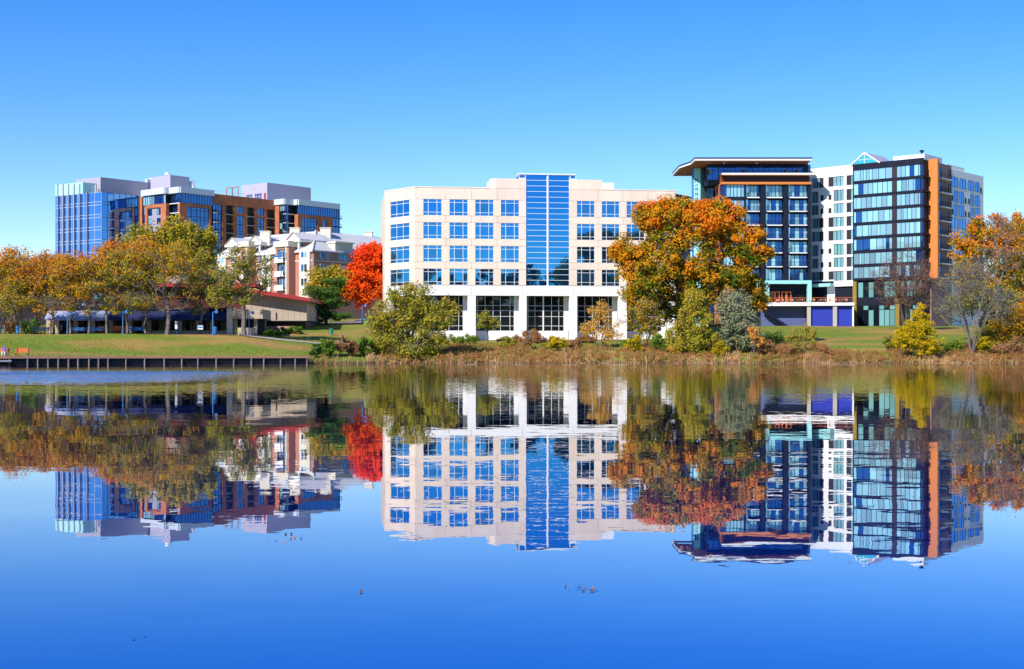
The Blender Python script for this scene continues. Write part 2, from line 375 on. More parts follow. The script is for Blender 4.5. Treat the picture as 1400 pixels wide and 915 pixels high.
def water():
    m, n, l, o = nt('lakewater')
    g = n.new('ShaderNodeNewGeometry')
    def slope(scale, sx, sy, det):
        mp = n.new('ShaderNodeMapping'); mp.inputs['Scale'].default_value = (sx, sy, 1); l.new(g.outputs['Position'], mp.inputs[0])
        t = n.new('ShaderNodeTexNoise'); t.inputs['Scale'].default_value = scale; t.inputs['Detail'].default_value = det; t.inputs['Roughness'].default_value = .55
        l.new(mp.outputs[0], t.inputs['Vector'])
        s = n.new('ShaderNodeVectorMath'); s.operation = 'SUBTRACT'; s.inputs[1].default_value = (.5, .5, .5); l.new(t.outputs['Color'], s.inputs[0]); return s.outputs[0], t
    def scale(v, k):
        s = n.new('ShaderNodeVectorMath'); s.operation = 'SCALE'; l.new(v, s.inputs[0])
        if isinstance(k, float): s.inputs['Scale'].default_value = k
        else: l.new(k, s.inputs['Scale'])
        return s.outputs[0]
    def add(a, b): s = n.new('ShaderNodeVectorMath'); l.new(a, s.inputs[0]); l.new(b, s.inputs[1]); return s.outputs[0]
    def math_(op, a, b=None, c=None):
        q = n.new('ShaderNodeMath'); q.operation = op
        for i, v in enumerate((a, b, c)):
            if v is None: continue
            if isinstance(v, (int, float)): q.inputs[i].default_value = v
            else: l.new(v, q.inputs[i])
        return q.outputs[0]
    def ss(v, a, b):
        r = n.new('ShaderNodeMapRange'); r.interpolation_type = 'SMOOTHSTEP'; r.inputs[1].default_value = a; r.inputs[2].default_value = b; l.new(v, r.inputs[0]); return r.outputs[0]
    sep = n.new('ShaderNodeSeparateXYZ'); l.new(g.outputs['Position'], sep.inputs[0]); x, y = sep.outputs[0], sep.outputs[1]
    big, _ = slope(.42, .7, 1.6, 2.0); mid, _ = slope(2.2, .8, 2.0, 2.0); fine, _ = slope(7.0, 1, 1.6, 2.0)
    sl = add(add(scale(big, .0078), scale(mid, .0062)), scale(fine, .0030))
    wob, wt = slope(.035, .5, 1.0, 3.0)                       # breeze patches
    yw = math_('MULTIPLY_ADD', math_('SUBTRACT', wt.outputs['Fac'], .5), 26.0, y)
    far = math_('MULTIPLY_ADD', ss(yw, 24, 60), .034, math_('MULTIPLY', ss(yw, 85, 125), .05))   # faint ripples towards the far shore
    rip, _ = slope(5.0, 1, 1, 2.0)
    sl = add(sl, scale(rip, far))
    # breeze-ruffled water in front of the lake wall, and a streak along the far bank
    left = math_('MULTIPLY', ss(math_('MULTIPLY_ADD', y, .105, x), -4, -14), math_('MULTIPLY', ss(yw, 54, 66), ss(yw, 118, 98)))
    right = math_('MULTIPLY', ss(y, 150, 168), math_('MULTIPLY', ss(y, 200, 188), .35))
    rip2, _ = slope(3.5, 1, 1.0, 3.0)
    sl = add(sl, scale(rip2, math_('MULTIPLY', math_('ADD', left, right), .9)))
    # on ruffled water seen at a low angle mostly the wave faces turned to the viewer show
    bias = n.new('ShaderNodeCombineXYZ'); l.new(math_('MULTIPLY', math_('ADD', left, math_('MULTIPLY', right, .4)), -.075), bias.inputs[1]); sl = add(sl, bias.outputs[0])
    nv = n.new('ShaderNodeVectorMath'); nv.operation = 'MULTIPLY'; nv.inputs[1].default_value = (1, 1, 0); l.new(sl, nv.inputs[0])
    up = n.new('ShaderNodeVectorMath'); up.inputs[1].default_value = (0, 0, 1); l.new(nv.outputs[0], up.inputs[0])
    nn = n.new('ShaderNodeVectorMath'); nn.operation = 'NORMALIZE'; l.new(up.outputs[0], nn.inputs[0])
    gl = n.new('ShaderNodeBsdfGlossy'); gl.inputs['Roughness'].default_value = .0; gl.inputs['Color'].default_value = (.78, .90, .98, 1); l.new(nn.outputs[0], gl.inputs['Normal'])
    df = n.new('ShaderNodeBsdfDiffuse'); df.inputs['Color'].default_value = (.0, .06, .55, 1)
    fr = n.new('ShaderNodeFresnel'); fr.inputs[0].default_value = 1.36
    # light leaving the water crosses the surface too, so the body colour fades out towards grazing view
    inv = math_('SUBTRACT', 1.0, fr.outputs[0])
    blk = n.new('ShaderNodeBsdfDiffuse'); blk.inputs['Color'].default_value = (0, .002, .006, 1)
    m0 = n.new('ShaderNodeMixShader'); l.new(math_('MULTIPLY', inv, inv), m0.inputs[0]); l.new(blk.outputs[0], m0.inputs[1]); l.new(df.outputs[0], m0.inputs[2])
    tm = n.new('ShaderNodeMix'); tm.data_type = 'RGBA'; tm.inputs[6].default_value = (.38, .76, 1, 1); tm.inputs[7].default_value = (.97, .97, 1, 1)
    l.new(ss(fr.outputs[0], .22, .52), tm.inputs[0]); l.new(tm.outputs[2], gl.inputs['Color'])
    fb = math_('POWER', fr.outputs[0], .62)
    mx = n.new('ShaderNodeMixShader'); l.new(fb, mx.inputs[0]); l.new(m0.outputs[0], mx.inputs[1]); l.new(gl.outputs[0], mx.inputs[2])
    l.new(mx.outputs[0], o.inputs[0])
    mb = MB(); mb.poly([(-1250, -8, 0), (1450, -8, 0), (1450, 215, 0), (-1250, 215, 0)])
    tag(build('water', mb, 'lakewater'), kind='structure')
water()

def strip(name, pts, w, m, lift, kind='structure', sub=6, up=None):
    """a paved strip laid on the ground along (column, distance) points"""
    P = [];
    for (a, b) in zip(pts[:-1], pts[1:]):
        for t in np.linspace(0, 1, sub, endpoint=False): P.append((a[0] + (b[0]-a[0])*t, a[1] + (b[1]-a[1])*t))
    P.append(pts[-1]); W = [(X(p, d), d) for p, d in P]; mb = MB(); n = len(W); rows = []
    for i in range(n):
        a = W[max(i-1, 0)]; b = W[min(i+1, n-1)]; dx, dy = b[0]-a[0], b[1]-a[1]; L = math.hypot(dx, dy); nx, ny = -dy/L, dx/L
        for s in np.linspace(-.5, .5, 5):
            x, y = W[i][0] + nx*w*s, W[i][1] + ny*w*s; mb.v.append((x, y, ground_xy(x, y) + lift + .12))
    for i in range(n-1):
        for j in range(4): a = i*5+j; mb.f.append((a, a+5, a+6, a+1))
    o = build(name, mb, m); tag(o, kind=kind)
    return o
strip('promenade', [(-160, 206.5), (0, 206.5), (120, 206.5), (240, 206.5), (318, 206.5)], 9.5, 'paving', .0)
strip('footpath', [(318, 203), (345, 203), (380, 203.5), (410, 205), (440, 206), (480, 210), (520, 214)], 2.0, 'path', .0)
strip('road', [(385, 251), (420, 247.5), (445, 247), (468, 248.5), (490, 254), (512, 266), (520, 300)], 8.0, 'asphalt', .004)
strip('kerb', [(385, 246.6), (420, 243.2), (446, 242.6), (471, 244.2), (495, 250), (517, 264)], .45, 'redkerb', .10)
strip('kerb', [(385, 255.4), (420, 251.8), (445, 251.4), (465, 252.8), (485, 258)], .45, 'redkerb', .10)

# lake wall: planks, posts and cap, one thing
def lake_wall():
    A = (X(-260, 151.5), 151.5); pts = [(-260, 148.5), (0, 160), (200, 169.8), (422, 180.2)]
    T = thing('lake_wall', 'low dark timber lake wall with pale posts along the lawn', 'wall', (X(200, 169.8), 169.8, 0))
    for (a, b) in zip(pts[:-1], pts[1:]):
        f = Fac((X(a[0], a[1]), a[1]), (X(b[0], b[1]), b[1]))
        for k in range(3): fbox('plank', f, 0, f.L, -.5 + k * .45, -.08 + k * .45, -.12, .02 * (k % 2), 'darktimber', T)
        fbox('cap_beam', f, -.1, f.L, .80, 1.06, -.9, .30, 'timber', T)
        fbox('waler', f, 0, f.L, .32, .42, .03, .12, 'darktimber', T)
        ps = {(-260, 0): range(-250, 0, 14), (0, 200): [12, 37, 51, 65, 79, 93, 106, 121, 134, 147, 171.5, 197], (200, 422): [224, 248, 270, 295, 319, 343, 360, 383, 403, 419]}[(a[0], b[0])]
        for p in ps:
            s = f.S(p); mb = MB(); q = f.P(s, 0, .2); mb.bar((q[0], q[1], -.8), (q[0], q[1], .795), .10, .095, 8); mb.bar((q[0], q[1], 1.062), (q[0], q[1], 1.2), .10, .09, 8)
            build('post', mb, 'postwood', T)
    f = Fac((X(-260, 148.5), 148.3), (X(10, 160.4), 160.2))
    mb = MB(); f.box(mb, f.S(-120), f.S(11), .42, .62, .05, 1.4); build('landing_board', mb, 'concrete', T)
lake_wall()

# ------------------------------------------------------------------ white office building
def office():
    C = np.array([X(568, 239.7), 239.7]); R = np.array([X(923.5, 245.2), 245.2]); Lc = np.array([X(526, 246.2), 246.2])
    f = Fac(C, R); fb = Fac(Lc, C)
    T = thing('office_building', 'pale peach five storey office building with white ground floor and tall blue glass centre', 'building', (float((C[0]+R[0])/2), float(C[1]) + 1, 3.3))
    back = 30.0; nb = -f.n
    R2 = R + nb * back; L2 = Lc + nb * (back - 5)
    z = lambda y: f.Z(590, y)
    rows = [(z(294.5 + 31.7*k), z(272.3 + 31.7*k)) for k in range(4)]
    zlow, zhigh, zbot, zlint, zsill, zbase = z(256.6), z(242.6), z(390), z(404), z(452), 3.2
    # dark core behind the cladding, set back from every face
    ins = lambda p, q: (float(p[0]), float(p[1]))
    cf = [C + nb*.35 + f.u*.15, R + nb*.35 - f.u*.3, R2 - nb*.3 - f.u*.3, L2 - nb*.3 + f.u*.3, Lc + nb*.35 + f.u*.35]
    build('core', MB().prism([ins(p, 0) for p in cf], zbot + .1, zlow - .9), 'joint', T)
    cg = [C + nb*3.4, R + nb*3.4 - f.u*.4, R2 - nb*.4 - f.u*.4, L2 - nb*.4 + f.u*.4, Lc + nb*3.6 + f.u*2.5]
    build('ground_floor_core', MB().prism([ins(p, 0) for p in cg], zbase - 1, zbot - .35), 'dark', T)
    # side and back walls
    for (a, b) in ((R, R2), (R2, L2), (L2, Lc)):
        w = Fac(a, b); fbox('side_wall', w, .31 if a is R else 0, w.L - .31, zbase, zlow, -.3, 0, 'precast', T)
    build('roof', MB().prism([ins(p, 0) for p in cf], zlow - .88, zlow - .6), 'roofgrey', T)
    G = .02
    def panel(fc, s0, s1, z0, z1, m='precast', n0=-.3, n1=0.0): fbox('wall_panel', fc, s0 + G, s1 - G, z0 + G, z1 - G, n0, n1, m, T)
    def sheet(fc, edges, wins, zt):
        """edges: breaks of the wall; wins: window spans"""
        zb = [zbot] + [v for r in reversed(rows) for v in r] + [zt]
        spans = []; cur = edges[0]
        for w in wins: spans.append((cur, w[0], False)); spans.append((*w, True)); cur = w[1]
        spans.append((cur, edges[-1], False))
        for k in range(0, len(zb) - 1, 2):                       # spandrel bands
            brk = [edges[0]] + [(wins[i][1] + wins[i+1][0]) / 2 for i in range(len(wins)-1)] + [edges[-1]]
            for a, b in zip(brk[:-1], brk[1:]): panel(fc, a, b, zb[k], zb[k+1])
        for (lo, hi) in rows:
            for a, b, w in spans:
                if not w and b - a > .05: panel(fc, a, b, lo, hi)
    g0, g1 = f.S(719.3), f.S(778.6)
    wl = [(f.S(579) , f.S(603.9)), (f.S(614.8), f.S(639.5)), (f.S(650), f.S(674.7)), (f.S(685), f.S(709.6))]
    wr = [(f.S(789), f.S(812.9)), (f.S(823), f.S(846.8)), (f.S(857), f.S(881)), (f.S(891), f.S(914.3))]
    wb = [(fb.S(533.5), fb.S(559.6))]
    sheet(f, [0, g0], wl, zlow); sheet(f, [g1, f.L], wr, zlow); sheet(fb, [0, fb.L - .02], wb, zlow)
    for fc, ws, vs_ in ((f, wl, (.26, .74)), (f, wr, (.26, .74)), (fb, wb, (.333, .667))):
        for i, w in enumerate(ws):
            for lo, hi in rows: window(T, fc, w[0], w[1], lo, hi, vs_, (.2, .81), -.14, 'white_metal', [('officeglass', 7), ('officeblind', 2)], .075)
    # raised parapets
    for a, b in ((f.S(671), g0), (g1, f.S(823.5))):
        mb = MB(); A = [f.P(a + .8, 0, -.02), f.P(b, 0, -.02), f.P(b, 0, -7), f.P(a, 0, -7), f.P(a, 0, -.9)] if a < g0 else [f.P(a, 0, -.02), f.P(b - .05, 0, -.02), f.P(b - .05, 0, -7), f.P(a, 0, -7)]
        mb.prism([(p[0], p[1]) for p in A], zlow + .02, zhigh); build('parapet', mb, 'precast', T)
    for s0, s1 in ((-.02, f.S(671)), (f.S(823.5), f.L + .02)): fbox('coping', f, s0, s1, zlow, zlow + .18, -.5, .06, 'precast', T)
    fbox('coping', fb, 0, fb.L + .02, zlow + .002, zlow + .17, -.5, .06, 'precast', T)
    # glass centre
    zt = z(236.6)
    fbox('glass_bay_core', f, g0 - 1.2, g1 + 1.1, zbot + .2, zt - .15, -6, -.42, 'charcoal', T)
    for a, b in ((g0, (g0 + g1) / 2 - .12), ((g0 + g1) / 2 + .12, g1)):
        window(T, f, a, b, zbot + .02, zt, (), [k / 20 for k in range(1, 20)], -.34, 'white_metal', 'officeglass', .07, name='curtain_wall', tl=.0012)
    fbox('mullion', f, (g0+g1)/2 - .13, (g0+g1)/2 + .13, zbot, zt, -.4, -.12, 'white_metal', T)
    fbox('coping', f, g0 - 1.35, g1 + 1.25, zt, zt + .2, -3, .02, 'white_metal', T)
    for a, b in ((g0 - 1.3, g0 - .05), (g1 + .05, g1 + 1.2)):
        window(T, f, a, b, zhigh + .03, zt - .005, (), (), -.2, 'white_metal', 'officeglass', .28)
    # plant rooms on the roof
    mb = MB(); f.box(mb, f.S(691), f.S(712), zlow - .5, z(237.8), -14, -7.05); build('plant_room', mb, 'whitewall', T)
    mb = MB(); f.box(mb, f.S(783), f.S(850), zlow - .5, z(239.2), -16, -7.05); build('plant_room', mb, 'whitewall', T)
    # ground floor: lintel, piers, recessed glazing
    for fc, brk in ((f, [0, f.S(644.5), f.S(714.5), f.S(783.8), f.S(851.5), f.L]), (fb, [0, fb.L - .02])):
        for a, b in zip(brk[:-1], brk[1:]): panel(fc, a, b, zlint, zbot, 'whitewall', -.9, .05)
    for a, b in ((568.6, 578.5), (639.5, 650.5), (710, 720), (778.6, 789), (845.5, 857), (913, 923)):
        fbox('pier', f, f.S(a), f.S(b), zbase - .6, zlint, -.9, .04, 'whitewall', T)
    fbox('pier', fb, .02, fb.S(534), zbase + .4, zlint, -.9, .04, 'whitewall', T)
    fbox('soffit', f, .5, f.L - .5, zlint + .3, zlint + .5, -3.3, -.91, 'whitewall', T)
    rec = -2.6
    for a, b, door in ((578.5, 639.5, 0), (650.5, 710, 0), (720, 778.6, 1), (789, 845.5, 0), (857, 913, 0)):
        s0, s1 = f.S(a) - .3, f.S(b) - .62
        window(T, f, s0, s1, zsill, zlint + .28, (.12, .30, .49, .67, .90) if not door else (.12, .29, .49, .70, .88), (.14, .40, .56, .70), rec, 'white_metal', 'darkglass', .075, name='shopfront')
        fbox('base_wall', f, s0 - .4, s1 + .8, zbase - .8, zsill - .01, rec - .3, rec + .12, 'whitewall', T)
        fbox('return_wall', f, s1 + .02, s1 + .9, zsill, zlint + .29, rec - .3, rec + .1, 'whitewall', T)
        if door: fbox('mullion', f, (s0+s1)/2 - .16, (s0+s1)/2 + .08, zsill, zlint + .28, rec - .02, rec + .2, 'whitewall', T)
    window(T, fb, fb.S(536), fb.L - .8, zsill + .6, zlint, (.33, .66), (.3, .6), -1.2, 'white_metal', 'darkglass', .1, name='shopfront')
    fbox('base_wall', fb, .5, fb.L - .3, zbase - .5, zsill + .59, -1.5, -1.1, 'whitewall', T)
    tag(strip('planting_bed', [(582, 236.5), (650, 236.8), (720, 237.6), (800, 238.6), (862, 239.4)], 3.2, 'mulch', .1), kind='structure')
office()

# dark roofed building glimpsed past the office's right end
def rear_block():
    T = thing('distant_building', 'grey flat roofed building glimpsed between office and teal stair tower', 'building', (X(935, 330), 335, 6))
    f = Fac((X(918, 330), 330), (X(944, 338), 338))
    fbox('wall', f, -4, f.L, 6, f.Z(930, 269.5), -12, 0, 'lavender', T)
    fbox('roof_edge', f, -4, f.L + .3, f.Z(930, 269.5), f.Z(930, 266.8), -12, .5, 'navy', T)
rear_block()

# ------------------------------------------------------------------ dark hotel tower with balconies
def hotel():
    D = 304.0; z = lambda y: Zp(y, D)
    f = Fac((X(985.4, D), D), (X(1108.6, D), D)); S = f.S; dep = 22
    T = thing('hotel_tower', 'dark hotel tower with white edged balconies under a thin overhanging flat roof', 'building', (X(1045, D), D + 3, 7.2))
    fbox('core', f, .3, f.L - .05, z(383.6), z(240), -dep, -1.35, 'charcoal', T); fbox('podium_core', f, .3, f.L - .05, 6.5, z(383.8), -dep, -3.3, 'charcoal', T)
    lev = [z(269.4 + 18.95*k) for k in range(7)]           # balcony slab tops; the last is the top of the podium
    tops = [z(252.4)] + [v - .55 for v in lev[:-1]]
    GM = [('curtainglass', 6), ('curtaingrey', 2), ('hotelblue', 2)]
    BM = [('hotelblue', 6), ('curtainglass', 2), ('curtaingrey', 1)]
    fbox('corner_post', f, 0, S(989), lev[6], z(252.4), -1.4, .02, 'navy', T)
    for a, b in ((1017.8, 1020), (1040.2, 1047), (1071.4, 1078), (1105.2, 1108.6)):
        for k in range(7): fbox('pier', f, S(a), S(b), lev[k] + .01 if k < 7 else 0, (tops[k] if k == 0 else lev[k-1]) - .01, -1.4, .0, 'charcoal', T)
    for k in range(7):
        zt = tops[k]
        if k: fbox('spandrel', f, S(989), S(1105.2), zt, lev[k-1] - .0, -1.4, -.75 if k else 0, 'charcoal', T)
        window(T, f, S(989), S(1017.8), lev[k] + .03, zt - .02, (.14, .34, .5, .66, .84), (), -.35, 'charcoal', GM, .12)
        fbox('spandrel', f, S(989), S(1017.8), lev[k] - .56 if k < 6 else lev[k] - .2, lev[k] + .02, -.6, .01, 'charcoal', T)
        for a, b in ((1020, 1040.2), (1047, 1071.4), (1078, 1105.2)):
            window(T, f, S(a), S(b), lev[k] + .03, zt - .02, (.12, .36, .60, .80), (), -1.25, 'charcoal', BM if k else GM, .1)
            fbox('side_pane', f, S(a) + .02, S(a) + .35, lev[k] + .03, zt - .02, -1.2, -.3, 'curtainglass', T)
            if k < 6: balcony(T, f, S(a) + .25, S(b) - .25, lev[k], 1.0, 'white_metal', 'charcoal', -1.0, nb=12)
    # orange lipped band and terrace slab
    fbox('fascia_panel', f, .35, f.L - .1, z(249.2), z(239.6), -1.5, -1.1, 'brownpanel', T)
    fbox('orange_lip', f, 0, f.L + .05, z(252.4), z(249.2), -1.5, .45, 'orange', T)
    # slanting orange cheek at the left end
    mb = MB(); a, b = f.P(0, 0, .44), f.P(1.1, 0, -1.0)
    mb.hexa([(a[0], a[1], z(249.2)), (b[0] , b[1] , z(249.2)), (b[0] - .3, b[1] + .5, z(249.2)), (a[0], a[1] + 2, z(249.2)),
             (a[0], a[1], z(239.6)), (b[0] - .9, b[1] - .5, z(239.6)), (b[0] - 1.0, b[1] + .5, z(239.6)), (a[0], a[1] + 2, z(239.6))]); build('orange_cheek', mb, 'orange', T)
    fbox('terrace_slab', f, .1, f.L + .75, z(239.6), z(236.8), -9, .9, 'whitewall', T)
    # left side wall running back
    sl = Fac((X(973.6, 313), 313.2), (X(985.4, D) - .02, D + .02))
    fbox('side_wall', sl, 0, sl.L - 1.4, 8, z(239.7), -.5, 0, 'brick', T)
    for q in (.30, .62): window(T, sl, sl.L * q, sl.L * q + .9, z(330), z(256), (), [k / 4 for k in range(1, 4)], .02, 'charcoal', 'hotelblue', .1)
    # set back top floor
    ft = Fac((X(967, 305.8), 305.8), (X(1099, 305.8), 305.8)); zt = ft.Z(1000, 224.6); zb = ft.Z(1000, 246)
    fbox('top_floor_core', ft, .2, ft.L + 1.0, zb - 1, zt + 1.2, -12, -.35, 'dark', T)
    window(T, ft, 0, ft.L, zb, zt, [k / 17 for k in range(1, 17)], (.62,), -.2, 'navy', 'hotelblue', .09, name='curtain_wall')
    fbox('teal_fascia', ft, -.1, ft.L + .2, zt, ft.Z(1000, 221.2), -.6, .1, 'teal', T)
    fe = Fac((X(1099, 305.8) + .02, 305.85), (X(1106, 312), 312)); window(T, fe, 0, fe.L, zb, zt, (.5,), (), -.2, 'navy', 'condoglass', .09, name='curtain_wall')
    for p, h in ((969.5, 231.5), (1017.6, 231.8), (1074.7, 232.4), (1089.7, 232.4)):
        q = ft.S(p); fbox('terrace_pillar', ft, q - .18, q + .25, z(236.8), ft.Z(p, h), .5, .9, 'gold', T)
    fbox('wind_screen', f, S(1099), S(1112.5), z(236.5), z(222.5), -3.4, -3.3, 'railglass', T)
    mb = MB(); zr = z(236.8)
    f.box(mb, .3, f.L + .6, zr + 1.0, zr + 1.06, .74, .8)
    for k in range(40): a = .3 + (f.L + .25) * k / 39; f.box(mb, a, a + .03, zr, zr + 1.0, .75, .79)
    build('railing', mb, 'charcoal', T)
    # roof: thin sheet with white fascia, orange soffit, dark edge
    plan = [(X(949.7, 300.5), 300.5), (X(1110.4, 300.5), 300.5), (X(1110.4, 300.5), 326), (37.6, 326), (37.6, 313.3), (39.4, 306.6)]
    zr0, zr1 = Zp(219.6, 300.5), Zp(217.2, 300.5)
    roof = build('roof', MB().prism(plan, zr0, zr1), 'whitewall', T)
    ins = [(p[0] + (.35 if p[0] < 50 else -.35), p[1] + (.3 if p[1] < 310 else -.3)) for p in plan]
    build('soffit', MB().prism(ins, zr0 - .12, zr0 - .005), 'brick', roof)
    build('roof_edge', MB().prism([(p[0] + (-.04 if p[0] < 50 else .04), p[1] - .05) for p in plan], zr1 + .004, Zp(215.3, 300.5)), 'navy', roof)
    for p in (990, 1034.5): build('roof_light', MB().bar((X(p, 302), 302, zr0 - .5), (X(p, 302), 302, zr0 - .1), .18, .1, 8), 'white_metal', roof)
    # teal stair tower with its sign
    s1 = Fac((X(946, 312.5), 312.5), (X(957.6, 311.5), 311.5)); s2 = Fac((X(957.6, 311.5), 311.5), (X(966.2, 313.5), 313.5))
    pl = [s1.P(0, 0, 0), s1.P(s1.L, 0, 0), s2.P(s2.L, 0, 0), (s2.B[0], 322, 0), (s1.A[0] + 1.5, 322, 0)]
    build('stair_tower', MB().prism([(p[0], p[1]) for p in pl], 7, zr0 - .13), 'teal', T)
    fbox('blue_edge', s1, -.02, .42, 7, zr0 - .14, .01, .1, 'bluepaint', T)
    lk = Fac((X(963.4, 311), 311), (X(974, 310), 310)); fbox('teal_lintel', lk, 0, lk.L, lk.Z(968, 254), lk.Z(968, 246.2), -2, 0, 'teal', T)
    window(T, lk, .1, lk.L - .1, 8, lk.Z(968, 254) - .01, (.4,), [k / 7 for k in range(1, 7)], -.9, 'charcoal', [('hotelblue', 3), ('darkglass', 2)], .12)
    # lettering running down the stair tower: bars of the strokes that can be made out
    mb = MB(); zz = lambda y: s1.Z(952, y)
    def stroke(a, b, w=.16): mb.hexa([s1.P(a[0]-w/2, a[1]-w/2, .06), s1.P(b[0]-w/2, b[1]-w/2, .06), s1.P(b[0]-w/2, b[1]-w/2, .01), s1.P(a[0]-w/2, a[1]-w/2, .01),
                                      s1.P(a[0]+w/2, a[1]+w/2, .06), s1.P(b[0]+w/2, b[1]+w/2, .06), s1.P(b[0]+w/2, b[1]+w/2, .01), s1.P(a[0]+w/2, a[1]+w/2, .01)])
    x0, x1, xm = s1.S(950.6), s1.S(954.2), s1.S(952.4)
    for p, q in (((x0, zz(244.2)), (x0, zz(250))), ((x1, zz(244.2)), (x1, zz(250))), ((x0, zz(244.6)), (xm, zz(247.6))), ((xm, zz(247.6)), (x1, zz(244.6)))): stroke(p, q)
    for y in (257.2, 264.0, 270.5, 277): 
        for p, q in (((x0, zz(y)), (x0, zz(y + 3.6))), ((x0, zz(y)), (x1, zz(y + .4))), ((xm, zz(y + 1.6)), (x1, zz(y + 4.2))), ((x1, zz(y)), (x1, zz(y + 2.4)))): stroke(p, q, .13)
    sg = build('sign_lettering', mb, 'darkletters', T)
    mb = MB(); 
    mb.hexa([s1.P(x0 - .1, zz(254.8), .07), s1.P(x1 + .1, zz(252.8), .07), s1.P(x1 + .1, zz(252.8), .01), s1.P(x0 - .1, zz(254.8), .01), s1.P(x0 - .1, zz(253.6), .07), s1.P(x1 + .1, zz(251.6), .07), s1.P(x1 + .1, zz(251.6), .01), s1.P(x0 - .1, zz(253.6), .01)])
    build('sign_slash', mb, 'bluepaint', sg)
    # podium: teal portal, orange doors, terrace
    fp = f; zt1, zt0 = z(383.3), z(388.2); zf = z(414)
    fbox('portal_beam', f, S(1046), S(1109), zt0, zt1 - .05, -1.3, .5, 'teal', T)
    for a, b in ((1046, 1051.2), (1103.6, 1109)): fbox('portal_post', f, S(a), S(b), zf, zt0, -.6, .48, 'teal', T)
    for a, b in ((1014, 1026), (1034, 1046)): fbox('portal_post', f, S(a), S(a) + .8, zf, zt1, -.6, .3, 'teal', T)
    fbox('podium_glazing', f, S(990), S(1108), zf, zt1, -3.2, -2.6, 'charcoal', T)
    for a, b in ((1055.5, 1068.5), (1071, 1084.5), (1090, 1102)):
        m = 'orangepaint' if a < 1088 else 'charcoal'
        window(T, f, S(a), S(b), zf + .02, z(398), (.5,), (), -2.2, m, 'darkglass', .42, name='door')
    fbox('terrace', f, S(1044), S(1138), z(418.3), zf, -3, 3.0, 'whitewall', T)
    return T
hotel()

